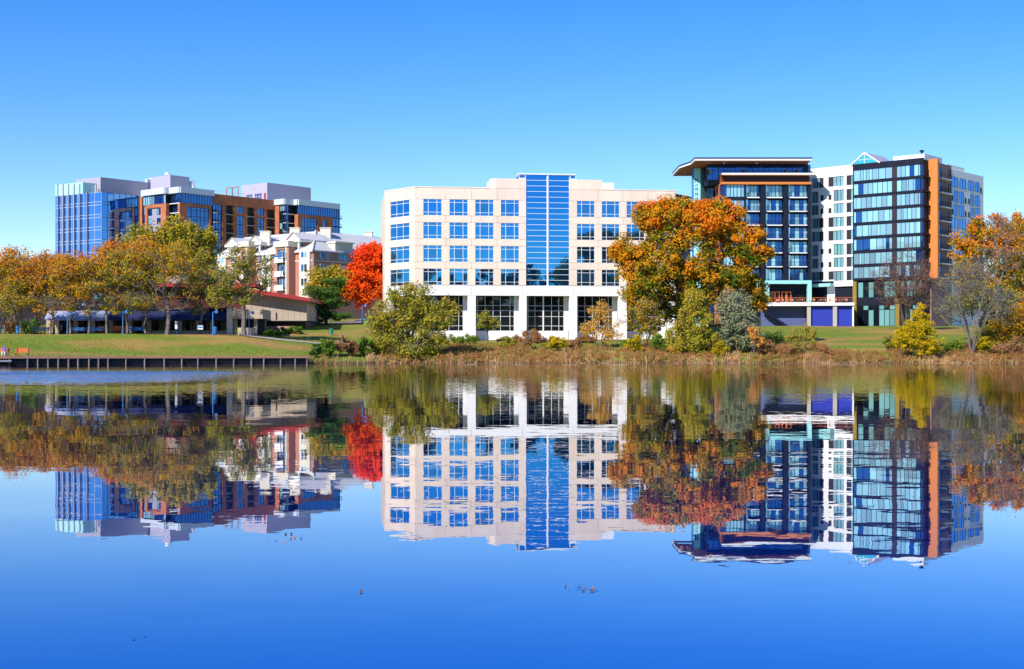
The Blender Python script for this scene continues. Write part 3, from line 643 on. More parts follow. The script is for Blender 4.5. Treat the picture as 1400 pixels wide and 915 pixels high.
# ------------------------------------------------------------------ white and glass apartment block with orange fin
def apartment_block():
    u = np.array([math.cos(math.radians(41.5)), -math.sin(math.radians(41.5))]); v = np.array([-u[1], u[0]])
    Cn = np.array([X(1262, 293.2), 293.2])
    Pl = walk(Cn, u, 1104); f = Fac(Pl, Cn); S = f.S
    T = thing('apartment_block', 'white apartment block with gridded glass corner and tall orange fin', 'building', (float(Cn[0]) - 4, float(Cn[1]) + 4, 7.2))
    zc = lambda y: f.Z(1262, y); zl = lambda y: f.Z(1167, y)
    sg = S(1166.4)                       # where the glass front begins
    Rr = walk(Cn, v, 1301); R2 = walk(Cn, v, 1347.5); g = Fac(Cn, Rr); g2 = Fac(Rr, R2)
    back = 16.0
    def q(p): return (float(p[0]), float(p[1]))
    ztw = zl(226.2)                     # white wing top
    nb = -f.n
    # --- white wing
    core = [Pl + nb*.5, f.A + f.u*(sg - .02) + nb*.5, f.A + f.u*(sg - .02) + nb*back, Pl + nb*back]
    build('core', MB().prism([q(p) for p in core], 7, ztw - .3), 'charcoal', T)
    rows = [zl(239.2 + 18.65*k) for k in range(8)]     # window heads
    pxA = [(1109, 1126), (1132.6, 1153.8), (1157.3, 1166.0)]; pxB = [(1109, 1119), (1139.6, 1153.8), (1157.3, 1166.0)]
    zb_prev = ztw
    for k, zh in enumerate(rows):
        B = k in (1, 2, 5, 6); hgt = 2.15 if not B or k in (2, 6) else 2.45; z0 = zh - hgt
        fbox('wall_panel', f, 0, sg - .03, zh + .005, zb_prev - .005, -.5, 0, 'whitewall', T)
        cuts = [(S(a), S(b)) for a, b in (pxB if B else pxA)]
        if B: cuts = sorted(cuts + [(S(1121.8), S(1126)), (S(1132.6), S(1136.8))])
        cur = 0
        for a, b in cuts + [(sg - .03, sg - .03)]:
            if a - cur > .05: fbox('wall_panel', f, cur + .003, a - .003, z0 + .003, zh - .003, -.5, -.004, 'whitewall', T)
            cur = b
        GM = [('curtaingrey', 3), ('curtainglass', 3), ('tealglass', 3)]
        for a, b in cuts:
            w = b - a
            if w < 1.0: fbox('louvre', f, a, b, zh - 2.05, zh - .9, -.3, -.05, 'brownpanel', T); 
            elif not B and abs(b - S(1126)) < .1: fbox('louvre', f, a + w*.68, b, z0, zh, -.3, -.05, 'brownpanel', T); window(T, f, a, a + w*.68, z0, zh, (.35, .7), (), -.22, 'charcoal', GM, .1)
            elif not B and abs(a - S(1132.6)) < .1: fbox('louvre', f, a, a + w*.27, z0, zh, -.3, -.05, 'brownpanel', T); window(T, f, a + w*.27, b, z0, zh, (.34, .67), (), -.22, 'charcoal', GM, .1)
            elif abs(a - S(1157.3)) < .1: fbox('louvre', f, a, a + w*.62, z0, zh, -.3, -.05, 'brownpanel', T); window(T, f, a + w*.62, b, z0, zh, (), (), -.22, 'charcoal', GM, .1)
            else: window(T, f, a, b, z0, zh, (.34, .67), (), -.22, 'charcoal', GM, .1)
            if w < 1.0:
                fbox('wall_panel', f, a, b, z0, zh - 2.06, -.5, -.006, 'whitewall', T); fbox('wall_panel', f, a, b, zh - .89, zh, -.5, -.006, 'whitewall', T)
        zb_prev = z0
    zpod = zl(381.5)
    fbox('wall_panel', f, 0, S(1140), zpod, zb_prev - .005, -.5, 0, 'whitewall', T)
    fbox('wall_panel', f, S(1140), sg - .03, zl(391), zb_prev - .005, -.5, .02, 'whitewall', T)
    fbox('coping', f, -.1, sg - .05, ztw, ztw + .15, -.6, .05, 'whitewall', T)
    # podium of the white wing
    zf = zl(414.2)
    fbox('teal_canopy', f, S(1110), S(1141), zl(391.2), zl(386.8), -.8, 2.0, 'teal', T)
    fbox('podium_wall', f, 0, sg - .05, zl(446), zl(391), -2.0, -1.6, 'charcoal', T)
    window(T, f, S(1142), S(1165.5), zf, zl(391.4), (.25, .5, .75), (.68,), -1.2, 'charcoal', 'darkglass', .12)
    window(T, f, S(1111), S(1128.5), zf, zl(391.4), (.5,), (), -1.2, 'charcoal', 'darkglass', .12)
    fbox('pillar', f, S(1130), S(1140.3), zf, zl(391), -1.5, -.3, 'whitewall', T)
    # --- glass wing, front
    zt = f.Z(1262, 215.8); bz = 6.8
    core = [f.A + f.u*sg + nb*.45, Cn + nb*.45 - f.u*.35, Cn + v*14 - f.u*.35, f.A + f.u*sg + nb*back]
    build('core', MB().prism([q(p) for p in core], bz, zt - .2), 'charcoal', T)
    pitch = (zc(365.5) - zc(232.5)) / -7 * -1
    heads = [f.Z(1167, 233.1 + 18.95*k) for k in range(8)]
    s1a, s1b, s2a, s2b = S(1167.2), S(1219.8), S(1226), S(1258.4)
    fbox('frame_band', f, sg, f.L, heads[0], zt, -.5, .22, 'charcoal', T)
    GM = [('curtainglass', 8), ('curtaingrey', 4), ('hotelblue', 1.1)]
    for k, zh in enumerate(heads):
        z0 = zh - 2.42; nxt = heads[k+1] if k < 7 else z0 - .5
        fbox('spandrel', f, sg, f.L - .02, nxt, z0, -.5, .1, 'charcoal', T)
        fbox('pier', f, s1b, s2a, z0, zh, -.5, .14, 'brownpanel', T); fbox('pier', f, sg, s1a, z0, zh, -.5, .14, 'charcoal', T)
        def cuts(n_): 
            w = np.array([random.choice((1, 1, 1, .45)) for _ in range(n_)]); return list((np.cumsum(w) / w.sum())[:-1])
        window(T, f, s1a, s1b, z0, zh, cuts(8), (), -.05, 'charcoal', GM, .09)
        window(T, f, s2a, s2b, z0, zh, cuts(6), (), -.05, 'charcoal', GM, .09)
        window(T, f, s2b + .1, f.L - .05, z0, zh, (), (), -.05, 'charcoal', 'hotelblue', .09)
        window(T, g, .05, .9, z0, zh, (), (), -.08, 'charcoal', 'hotelblue', .09)
    # two lower storeys
    zu1, zu0, zd1, zd0 = zl(386.5), zl(407.5), zl(418.2), zl(446.5)
    TG = [('tealglass', 5), ('darkglass', 3)]
    for a, b in ((1166.6, 1171.8), (1224.6, 1230.4)): fbox('gold_column', f, S(a), S(b), zd0 - .4, zl(385), -.4, .3, 'gold', T)
    for a, b in ((1173, 1223.5), (1231.5, 1260)):
        window(T, f, S(a), S(b), zu0, zu1, [k / 7 for k in range(1, 7)], (), -.1, 'charcoal', TG, .12)
        fbox('spandrel', f, S(a), S(b), zd1, zu0, -.4, .0, 'charcoal', T)
        window(T, f, S(a), S(b), zd0, zd1, [k / 7 for k in range(1, 7)], (.78,), -.1, 'charcoal', TG, .12)
    # --- right side: recess, orange fin, balconies
    ztf = zc(217.6)
    fbox('recess_wall', g, 1.0, g.S(1270.6), zl(383), zt - .5, -.9, -.5, 'brick', T)
    for k, zh in enumerate(heads): fbox('balcony_slab', g, .9, g.S(1271), zh - 2.75, zh - 2.5, -.5, .2, 'charcoal', T)
    sf0 = g.S(1271.5)
    fbox('fin', g, sf0, sf0 + .7, zl(383.5), ztf + .3, -.5, 1.7, 'orange', T)
    fbox('side_wall', g, sf0 + .7, g.L - .02, bz, ztf, -.6, 0, 'brownwall', T)
    for k in range(8):
        zb = f.Z(1262, 243.6 + 19.6*k) ; zb = g.Z(1282, 244.0 + 19.35*k)
        window(T, g, g.S(1280), g.S(1286), zb + .05, zb + 2.5, (.5,), (), .02, 'charcoal', 'hotelblue', .1)
        window(T, g, g.S(1296.6), g.S(1299.4), zb + .3, zb + 2.4, (), (), .02, 'charcoal', 'darkglass', .1)
        balcony(T, g, g.S(1279.5), g.S(1294), zb, 1.3, 'white_metal', 'charcoal', .0, nb=16)
    # --- far white wing on the right
    zt2 = g2.Z(1303, 230.8)
    fbox('side_wall', g2, 0, g2.L, bz, zt2, -10, -.5, 'whitewall', T)
    fbox('parapet', g2, -.4, g2.S(1323.5), zt2, g2.Z(1303, 224.6), -9, -.9, 'whitewall', T)
    zr = [(g2.Z(1304, 241.2 + 18.7*k), k) for k in range(7)]
    for zh, k in zr:
        A = k % 4 in (0, 3)
        spans = [(1304.2, 1312.5), (1315.2, 1323), (1326.4, 1334.2), (1336.5, 1341.2)] if A else [(1307.2, 1312.5), (1315, 1320.2), (1329.4, 1334.2), (1336.2, 1341.3)]
        for a, b in spans: window(T, g2, g2.S(a), g2.S(b), zh - (2.2 if A else 2.5), zh, (.5,), (), -.49, 'charcoal', 'towerglass', .1)
        for a in ((1343,) if A else (1304.2, 1322, 1326.5)): fbox('louvre', g2, g2.S(a), g2.S(a) + .7, zh - 2.3, zh - 1.1, -.5, -.44, 'brownpanel', T)
    # --- roof: parapet box, vent, gable skylight
    mb = MB(); f.box(mb, S(1212), f.L - 1.2, zt - .3, zt + 1.35, -12, -3.2); build('roof_parapet', mb, 'whitewall', T)
    p = f.P(f.L - 2.6, 0, -5); build('vent', MB().bar((p[0], p[1], zt + 1.3), (p[0], p[1], zt + 2.1), .25).bar((p[0], p[1], zt + 2.1), (p[0], p[1], zt + 2.4), .55, .4), 'charcoal', T)
    a0, a1 = S(1164.6), S(1202); am = S(1182.2); zb0, zap = zl(226.0) - .05, f.Z(1182, 209.2); dpt = 9.0; n0 = .1
    zq = zt + .02
    sk = build('skylight', MB().poly([f.P(a0, zb0, n0), f.P(a1, zb0, n0), f.P(am, zap, n0)]).poly([f.P(a1, zb0, n0), f.P(a1, zb0, n0 - dpt), f.P(am, zap, n0 - dpt), f.P(am, zap, n0)]).poly([f.P(am, zap, n0), f.P(am, zap, n0 - dpt), f.P(a0, zb0, n0 - dpt), f.P(a0, zb0, n0)]).poly([f.P(a0, zb0, n0 - dpt), f.P(am, zap, n0 - dpt), f.P(a1, zb0, n0 - dpt)]), 'skylight', T)
    mb = MB()
    for A, B in (((a0 - .2, zb0), (am, zap)), ((am, zap), (a1 + .2, zb0))): mb.bar(f.P(*A, n0 + .05), f.P(*B, n0 + .05), .17, None, 6)
    mb.bar(f.P(am, zb0, n0 + .03), f.P(am, zap, n0 + .03), .07); mb.bar(f.P(a0 + 1.6, zb0 + .9 * (zap - zb0) * .45, n0 + .03), f.P(a1 - 1.6, zb0 + .9 * (zap - zb0) * .45, n0 + .03), .06)
    build('skylight_frame', mb, 'white_metal', sk)
    mb = MB()
    mb.poly([f.P(a1 + .15, zb0, n0 + .2), f.P(a1 + .15, zb0, n0 - dpt - .1), f.P(am, zap + .12, n0 - dpt - .1), f.P(am, zap + .12, n0 + .1)]); build('skylight_roof', mb, 'lavender', sk)
apartment_block()

# terrace podium shared under the two towers: slab, columns, blue panels, stair
def terrace():
    D = 299.0; f = Fac((X(1040, D), D), (X(1168, 296.0), 296.0)); S = f.S; Z = lambda y: f.Z(1105, y)
    T = thing('terrace_podium', 'white edged dining terrace with royal blue panels below between the two towers', 'terrace', (X(1105, 298), 298, 7.1))
    fbox('deck', f, 0, f.L, Z(418.2), Z(414.2), -8, .3, 'whitewall', T)
    for a, b in ((1103.4, 1108.6), (1138.8, 1144.4), (1165.4, 1167.4)): fbox('column', f, S(a), S(b), 6.6, Z(418.3), -.9, 0, 'concrete' if a < 1160 else 'whitewall', T)
    for a, b, m in ((1108.7, 1138.7, 'royal'), (1144.5, 1165.3, 'royal'), (1040.5, 1103.3, 'shadedblue')): fbox('blue_panel' if m == 'royal' else 'rear_wall', f, S(a), S(b), 6.6, Z(418.3), -1.3 if m == 'royal' else -3.2, -.7 if m == 'royal' else -2.8, m, T)
    mb = MB(); z1 = Z(414.2)
    f.box(mb, .2, f.L - .2, z1 + 1.05, z1 + 1.13, .12, .2)
    for k in range(50): a = .2 + (f.L - .44) * k / 49; f.box(mb, a, a + .035, z1, z1 + 1.05, .14, .18)
    build('railing', mb, 'orangepaint', T)
    mb = MB(); p0 = f.P(S(1043), Z(424), -1.4); p1 = f.P(S(1076), Z(446), -1.0)
    for k in range(12):
        t = k / 12; q = [p0[i] + (p1[i] - p0[i]) * t for i in range(3)]; mb.box(q[0], q[0] + .5, q[1] - 1.0, q[1] + .6, q[2] - .5, q[2])
    build('stair', mb, 'charcoal', T)
    # furniture on the deck
    def chair(x, y, zz, rz):
        c = thing('terrace_chair', 'small brown chair at a table on the dining terrace', 'chair', (x, y, zz), 'terrace chairs')
        mb = MB().box(x-.24, x+.24, y-.24, y+.24, zz+.42, zz+.47); build('seat', mb, 'timber', c)
        build('backrest', MB().box(x-.24, x+.24, y+.2, y+.25, zz+.5, zz+.9), 'timber', c)
        for a in (-.2, .2):
            for b in (-.2, .2): build('leg', MB().box(x+a-.02, x+a+.02, y+b-.02, y+b+.02, zz, zz+.42), 'charcoal', c)
        return c
    c0 = None
    for k in range(16):
        s = S(1048 + k * 7.3); p = f.P(s, z1 + .004, -1.0 - (k % 3) * .5); rz = random.uniform(-3, 3)
        if c0 is None: c0 = chair(*p, 0); c0.rotation_euler[2] = rz
        else: copy_tree(c0, p, rz)
    t0 = None
    for k in range(8):
        p = f.P(S(1051.5 + k * 14.6), z1 + .004, -1.3)
        if t0 is None:
            t0 = thing('terrace_table', 'round pale table set among chairs on the dining terrace', 'table', p, 'terrace tables')
            build('table_top', MB().bar((p[0], p[1], p[2] + .70), (p[0], p[1], p[2] + .74), .42, None, 14), 'cream', t0)
            build('pedestal', MB().bar((p[0], p[1], p[2]), (p[0], p[1], p[2] + .70), .05).bar((p[0], p[1], p[2]), (p[0], p[1], p[2] + .04), .28, .2, 10), 'charcoal', t0)
        else: copy_tree(t0, p)
terrace()

# ------------------------------------------------------------------ far left: glass tower, brick condominium, cream apartments
UL = np.array([math.cos(math.radians(40)), -math.sin(math.radians(40))]); UR = np.array([math.sin(math.radians(40)), math.cos(math.radians(40))])
def q2(p): return (float(p[0]), float(p[1]))
def glass_tower():
    a = math.radians(33); ul = np.array([math.cos(a), -math.sin(a)]); ur = np.array([math.sin(a + .12), math.cos(a + .12)])
    C = np.array([X(138.8, 456), 456.0]); L = walk(C, ul, 75.5); R = C + ur * 42
    f = Fac(L, C); g = Fac(C, R)
    T = thing('glass_tower', 'blue glass office tower with pale glass screen and lavender plant room on top', 'building', (float(C[0]), float(C[1]) + 2, 9))
    zt = f.Z(138.8, 262.6); zb = 14.0
    nb = -f.n
    build('core', MB().prism([q2(C + nb*.5 + ur*.0 - f.u*.5), q2(R - g.n*.5), q2(R + L - C), q2(L + nb*.5 + f.u*.3)], zb, zt - .1), 'charcoal', T)
    floors = 9; ph = 4.13
    GM = [('towerglass', 1)]
    sx = [0] + [f.S(p) for p in (79.7, 86.9, 94.4, 102, 109.6, 119.7)] + [f.L]
    for k in range(floors):
        z1 = zt - ph * k; z0 = z1 - ph + .02
        for i in range(len(sx) - 1):
            window(T, f, sx[i] + .02, sx[i+1] - .02, z0, z1, (.5,) if sx[i+1] - sx[i] > 1.9 else (), (.24,), -.1, 'band', GM, .11, tl=.004)
        gs = np.linspace(.05, 21, 10)
        for i in range(9): window(T, g, gs[i] + .02, gs[i+1] - .02, z0, z1, (), (.24,), -.1, 'charcoal', 'towerglass', .1, tl=.003)
    for p, w in zip((79.7, 86.9, 94.4, 102, 109.6, 119.7), (.3, .3, .3, .3, .3, .16)):
        s = f.S(p); fbox('fin', f, s - w/2, s + w/2, zb, f.Z(p, 262.6 if p > 115 else 252), -.1, .45, 'lavender', T)
    # pale glass screen
    for a_, b_ in zip((75.5, 79.7, 86.9, 94.4, 102, 109.6), (79.7, 86.9, 94.4, 102, 109.6, 113.2)): fbox('screen_panel', f, f.S(a_) + .04, f.S(b_) - .04, zt + .05, f.Z(113.2, 249.2), -.15, .05, 'screen', T)
    e = f.A + f.u * f.S(113.2); h = Fac(e, e + ur * 9); 
    for k in range(2): fbox('screen_panel', h, k * 2.6 + .1, k * 2.6 + 2.6, zt + .05, f.Z(113.2, 249.2), -.15, .05, 'screen', T)
    c2 = C + ur * 2 + nb * 2.5 + (-f.u) * .4; c2 = walk(c2, ul, 137.4); pl = walk(c2, ul, 104); pr = c2 + ur * 30
    build('plant_room', MB().prism([q2(c2), q2(pr), q2(pr + pl - c2), q2(pl)], zt - .05, HC + (HY - 242.2) / F * c2[1]), 'lavender', T)
    p = C + ur * 1.2 + nb * .8
    m = MB()
    for k, (px, h) in enumerate(((127, 3), (129.5, 1.6), (131, 1.2))):
        w = f.P(f.S(px), 0, -1.5); m.bar((w[0], w[1], zt), (w[0], w[1], zt + h), .1)
        if k == 0: m.bar((w[0], w[1], zt + h), (w[0] - 1.0, w[1], zt + h), .09)
    build('roof_mast', m, 'charcoal', T)
    m = MB()
    for k, px in enumerate((198, 200.5, 203.5)):
        w = walk(c2, ur, px - 1.5); zz = HC + (HY - 247.5) / F * w[1]; m.bar((float(w[0]), float(w[1]) + 4, zz - 2), (float(w[0]), float(w[1]) + 4, zz + 1.1 + .3 * (k == 2)), .5, .5, 10)
    build('roof_flue', m, 'white_metal', T)
glass_tower()

def condo():
    C0 = np.array([X(246, 456), 456.0])
    P1 = walk(C0, UL, 232); P2 = walk(P1, UR, 226.3); P3 = walk(P2, UL, 194.2); P4 = walk(P3, UL, 182.5)
    Q1 = walk(C0, UR, 291.8); Q2 = walk(Q1, UR, 376); Q3 = walk(Q2, UL, 389.3); Q4 = walk(Q3, UR, 402.3); Q5 = walk(Q4, UL, 407.4); Q6 = walk(Q5, UR, 463.8)
    T = thing('brick_condominium', 'red brick apartment block with white roof bands and stacked balconies', 'building', (float(Q1[0]), float(Q1[1]) + 6, 9))
    Zc = lambda y: HC + (HY - y) / F * 456
    zT, zB, zG = Zc(255.4), Zc(263.6), Zc(277); zb = 16.0; fh = 3.13
    back = (UR * .7 - UL * 1) * 1.0
    # core set back behind the faces
    def inset(p, a=1.3): return q2(np.array(p) + (np.array(p) * 0) + (-UL * 0) + np.array([0, a * 1.25]))
    Bk = np.array([float(Q6[0]) - 16, float(Q6[1]) + 14]); Bl = np.array([float(P4[0]) + 6, float(P4[1]) + 30])
    core = [P4, P3, P2, P1 , C0, Q1, Q2, Q3, Q4, Q5, Q6]
    build('core', MB().prism([inset(p) for p in core] + [q2(Bk), q2(Bl)], zb, zB - .2), 'dark', T)
    build('roof', MB().prism([inset(p, .5) for p in core] + [q2(Bk), q2(Bl)], zB - .15, zB + .3), 'roofgrey', T)
    def seg(a, b): return Fac(a, b)
    sP43, sP32, sP21, sP10 = seg(P4, P3), seg(P3, P2), seg(P2, P1), seg(P1, C0)
    sR0, sR1, sU2, sR3, sU4, sR5 = seg(C0, Q1), seg(Q1, Q2), seg(Q2, Q3), seg(Q3, Q4), seg(Q4, Q5), seg(Q5, Q6)
    # roof bands
    for s in (sP32, sP10, sR0): fbox('roof_band', s, -.05, s.L + .05, zB, zT, -1.0, .5, 'band', T)
    fbox('roof_band', sP21, 0, sP21.L, zB + .01, zT - .01, -1.0, .3, 'band', T)
    d1 = Zc(255.4) - .2
    zT2 = HC + (HY - 271.8) / F * Q3[1]; zB2 = zT2 - 1.95
    for s in (sU2, sR3, sU4, sR5): fbox('roof_band', s, -.03, s.L + .03, zB2, zT2 + (0.0 if s is not sR3 else -.01), -1.0, .5 if s is not sR3 else .3, 'band', T)
    def W(s, a, b, z0, z1, vs=(), hs=(), n=-.3, gm='condoglass', fm='navy', fw=.16): return window(T, s, s.S(a), s.S(b), z0, z1, vs, hs, n, fm, gm, fw, tl=.004)
    def BR(s, a, b, z0, z1, n=0.0, m='brick'): return fbox('brick_pier' if z1 - z0 > 4 else 'brick_band', s, s.S(a), s.S(b), z0, z1, -1.2, n, m, T)
    lev = [zG - fh * k for k in range(9)]
    # left end
    BR(sP43, 189, 194.1, zb, Zc(262) - .6); BR(sP43, 184.6, 186.2, zb, Zc(266))
    for k in range(7): W(sP43, 186.3, 188.9, lev[k] - .2, lev[k] + 2.6, (), (), -.2); balcony(T, sP43, sP43.S(179.5), sP43.S(186.5), lev[k] - 1.2, 1.2, 'white_metal', 'charcoal', -.6, nb=6)
    # lit left face
    CG = [('curtainglass', 3), ('curtaingrey', 3), ('condoglass', 5)]
    W(sP32, 195, 226, lev[0] + .05, zB, [k / 10 for k in range(1, 10)], (), -.25, CG)
    BR(sP32, 198.2, 227.2, lev[0] - 1.1, lev[0], .05); BR(sP32, 198.2, 201.4, zb, lev[0] - 1.1, .04); BR(sP32, 219.8, 227, zb, lev[0] - 1.1, .04)
    for k in range(6):
        fbox('grey_panel', sP32, sP32.S(201.5), sP32.S(219.7), lev[k+1] - 1.1, lev[k] - 1.12, -1.1, -.4, 'grey_metal', T)
        for a, b in ((201.8, 206.6), (213.4, 219.4)): W(sP32, a, b, lev[k+1] - .4, lev[k] - 1.4, (.5,), (), -.36, CG)
        W(sP32, 194.6, 197.8, lev[k+1], lev[k] - .4, (.5,), (), -.3, CG)
    # corner recess with balconies
    W(sP10, 232.2, 245.5, lev[0] + .05, zB, (.33, .66), (), -.5)
    for k in range(6):
        fbox('dark_glazing', sP10, 0, sP10.L - .6, lev[k+1] + .1, lev[k] - .1, -1.5, -1.2, 'condoglass', T)
        balcony(T, sP10, -1.0, sP10.L - .2, lev[k] , 1.0, 'white_metal', 'charcoal', -.9, nb=10)
    # right facing face
    W(sR0, 246.4, 291.6, lev[0] + .05, zB, [k / 12 for k in range(1, 12)], (), -.25)
    BR(sR0, 245.9, 255.8, zb, lev[0] - .01, .03); BR(sR0, 255.8, 289.3, lev[0] - 1.1, lev[0], .04); BR(sR0, 286.2, 289.3, zb, lev[0] - 1.1, .03)
    for k in range(6): W(sR0, 256, 286, lev[k+1] - 1.1, lev[k] - 1.12, (.2, .45, .62, .8), (.7,), -.3)
    # brick part with stacks of balconies and windows
    zb1 = HC + (HY - 264.8) / F * Q1[1]; top1 = zb1 - 3.4
    BR(sR1, 291.9, 375.9, top1, zb1, .05)
    for a, b in ((304, 309), (319, 324.4), (333.4, 338.2), (348.4, 352.6), (361.4, 365.2), (376.2, 376.6)):
        fbox('brick_pier', sR1, sR1.S(a), min(sR1.S(b), sR1.L), zb, top1 - .005, -1.2, 0, 'brick', T)
    fl = [top1 - fh * k for k in range(9)]
    for k in range(8):
        z1, z0 = fl[k], fl[k+1]
        W(sR1, 292.2, 303.8, z0 + .05, z1 - .05, (.33, .66), (.25,), -.5)
        balcony(T, sR1, sR1.S(291.9), sR1.S(297), z0 + .2, .9, 'white_metal', 'charcoal', -.4, nb=6)
        for a, b in ((324.5, 333.3), (352.7, 361.3)):
            if k == 0: BR(sR1, a, b, z0, z0 + .75)
            W(sR1, a, b, z0 + (.78 if k == 0 else .04), z1 - .04, (.5,), (.28,) if k else (), -.35)
        for a, b in ((309.1, 318.9), (338.3, 348.3), (365.3, 376)):
            s0, s1 = sR1.S(a), min(sR1.S(b), sR1.L - .1)
            fbox('dark_glazing', sR1, s0, s1, z0 + .2, z1 - .2, -1.5, -1.25, 'condoglass', T)
            balcony(T, sR1, s0, s1, z0 + .1, 1.15, 'concrete', 'charcoal', -1.0, nb=10)
    # right block
    l2 = [zB2 - 3.2 - fh * k for k in range(8)]
    BR(sU2, 376.1, 381.4, zb, zB2 - .02, .02)
    for k in range(7):
        z1 = zB2 - .02 if k == 0 else l2[k-1] - .02; z0 = l2[k]
        W(sU2, 381.6, 389.2, z0 + .05, z1, (.5,), (.3,), -.3, [('curtaingrey', 2), ('tealglass', 2), ('darkglass', 5)])
        W(sR3, 389.5, 395, z0 + .05, z1, (.5,), (), -.3); W(sR3, 395, 402.1, z0 + .05, z1, (.33, .66), (), -1.1)
        balcony(T, sR3, .2, sR3.L - .1, z0 + .02, 1.2, 'white_metal', 'charcoal', -.9, nb=10)
    BR(sU4, 402.5, 407.3, zb, l2[0] - .01, .03)
    W(sR5, 407.6, 463.6, l2[0] + .05, zB2 - .02, [k / 18 for k in range(1, 18)], (), -.25)
    BR(sR5, 407.5, 454.8, l2[0] - 1.1, l2[0], .04)
    for a, b in ((407.5, 413.3), (433.6, 441.2), (446.8, 454.8)): fbox('brick_pier', sR5, sR5.S(a), sR5.S(b), zb, l2[0] - 1.105, -1.2, .0, 'brick', T)
    for k in range(6):
        z1, z0 = l2[k] - 1.12, l2[k+1] - 1.1
        W(sR5, 413.5, 433.5, z0, z1, (.18, .4, .6, .82), (.7,), -.3); W(sR5, 441.3, 446.7, z0, z1, (), (.7,), -.3)
        W(sR5, 455, 463.6, l2[k+1] + .1, l2[k] - .1, (.5,), (), -.1)
        balcony(T, sR5, sR5.L - .3, sR5.L + 1.6, l2[k] , 1.0, 'charcoal', 'charcoal', -1.2, nb=5)
    # plant rooms
    def box3(cx, cy_top, Dc, lx, rx, name='plant_room'):
        c = np.array([X(cx, Dc), Dc]); l = walk(c, UL, lx); r = walk(c, UR, rx)
        return build(name, MB().prism([q2(c), q2(r), q2(r + l - c), q2(l)], zB - 3, HC + (HY - cy_top) / F * Dc), 'lavender', T)
    box3(232.8, 239.2, 470, 205.8, 259); box3(365.2, 249.6, 497, 330, 425)
    c = np.array([X(365.2, 497), 497.0]); pf = Fac(walk(c, UL, 330), c); zz = pf.Z(365, 272)
    for a, b in ((337, 345), (348.5, 358)): window(T, pf, pf.S(a), pf.S(b), zz, pf.Z(353, 264.5), (.25, .5, .75), (.5,), .03, 'lavender', 'condoglass', .2)
    fbox('red_panel', pf, pf.S(361.2), pf.S(363.6), zz, pf.Z(362, 264), .0, .08, 'redfascia', T)
    mb = MB()
    for a, b in ((327.5, 335.5), (335.5, 343.5)):
        for s in (a, b): mb.bar(pf.P(pf.S(s), zB - 2, 6), pf.P(pf.S(s), pf.Z(335, 258.6), 6), .22)
        mb.bar(pf.P(pf.S(a), pf.Z(335, 258.6), 6), pf.P(pf.S(b), pf.Z(335, 258.6), 6), .22)
    build('roof_pergola', mb, 'timber', T)
    mb = MB()
    p = (X(232, 473), 473)
    zt = Zp(239.2, 473)
    mb.bar((X(229, 474), 474, zt), (X(229, 474), 474, zt + .9), 1.0, .8, 10); mb.bar((X(236, 478), 478, zt - .6), (X(246, 482), 482, zt - .8), .8, .8, 10); mb.bar((X(262.5, 478), 478, zt - 4.6), (X(262.5, 478), 478, zt - 1.6), 1.2, .9, 10)
    build('roof_duct', mb, 'white_metal', T)
    # roof terrace rail
    mb = MB()
    for k in range(12): a = sR1.L * (.02 + .5 * k / 11); mb.bar(sR1.P(a, zb1, -.8), sR1.P(a, zb1 + 1.2, -.8), .05)
    mb.bar(sR1.P(.1, zb1 + 1.2, -.8), sR1.P(sR1.L * .52, zb1 + 1.2, -.8), .05); build('roof_rail', mb, 'white_metal', T)
condo()

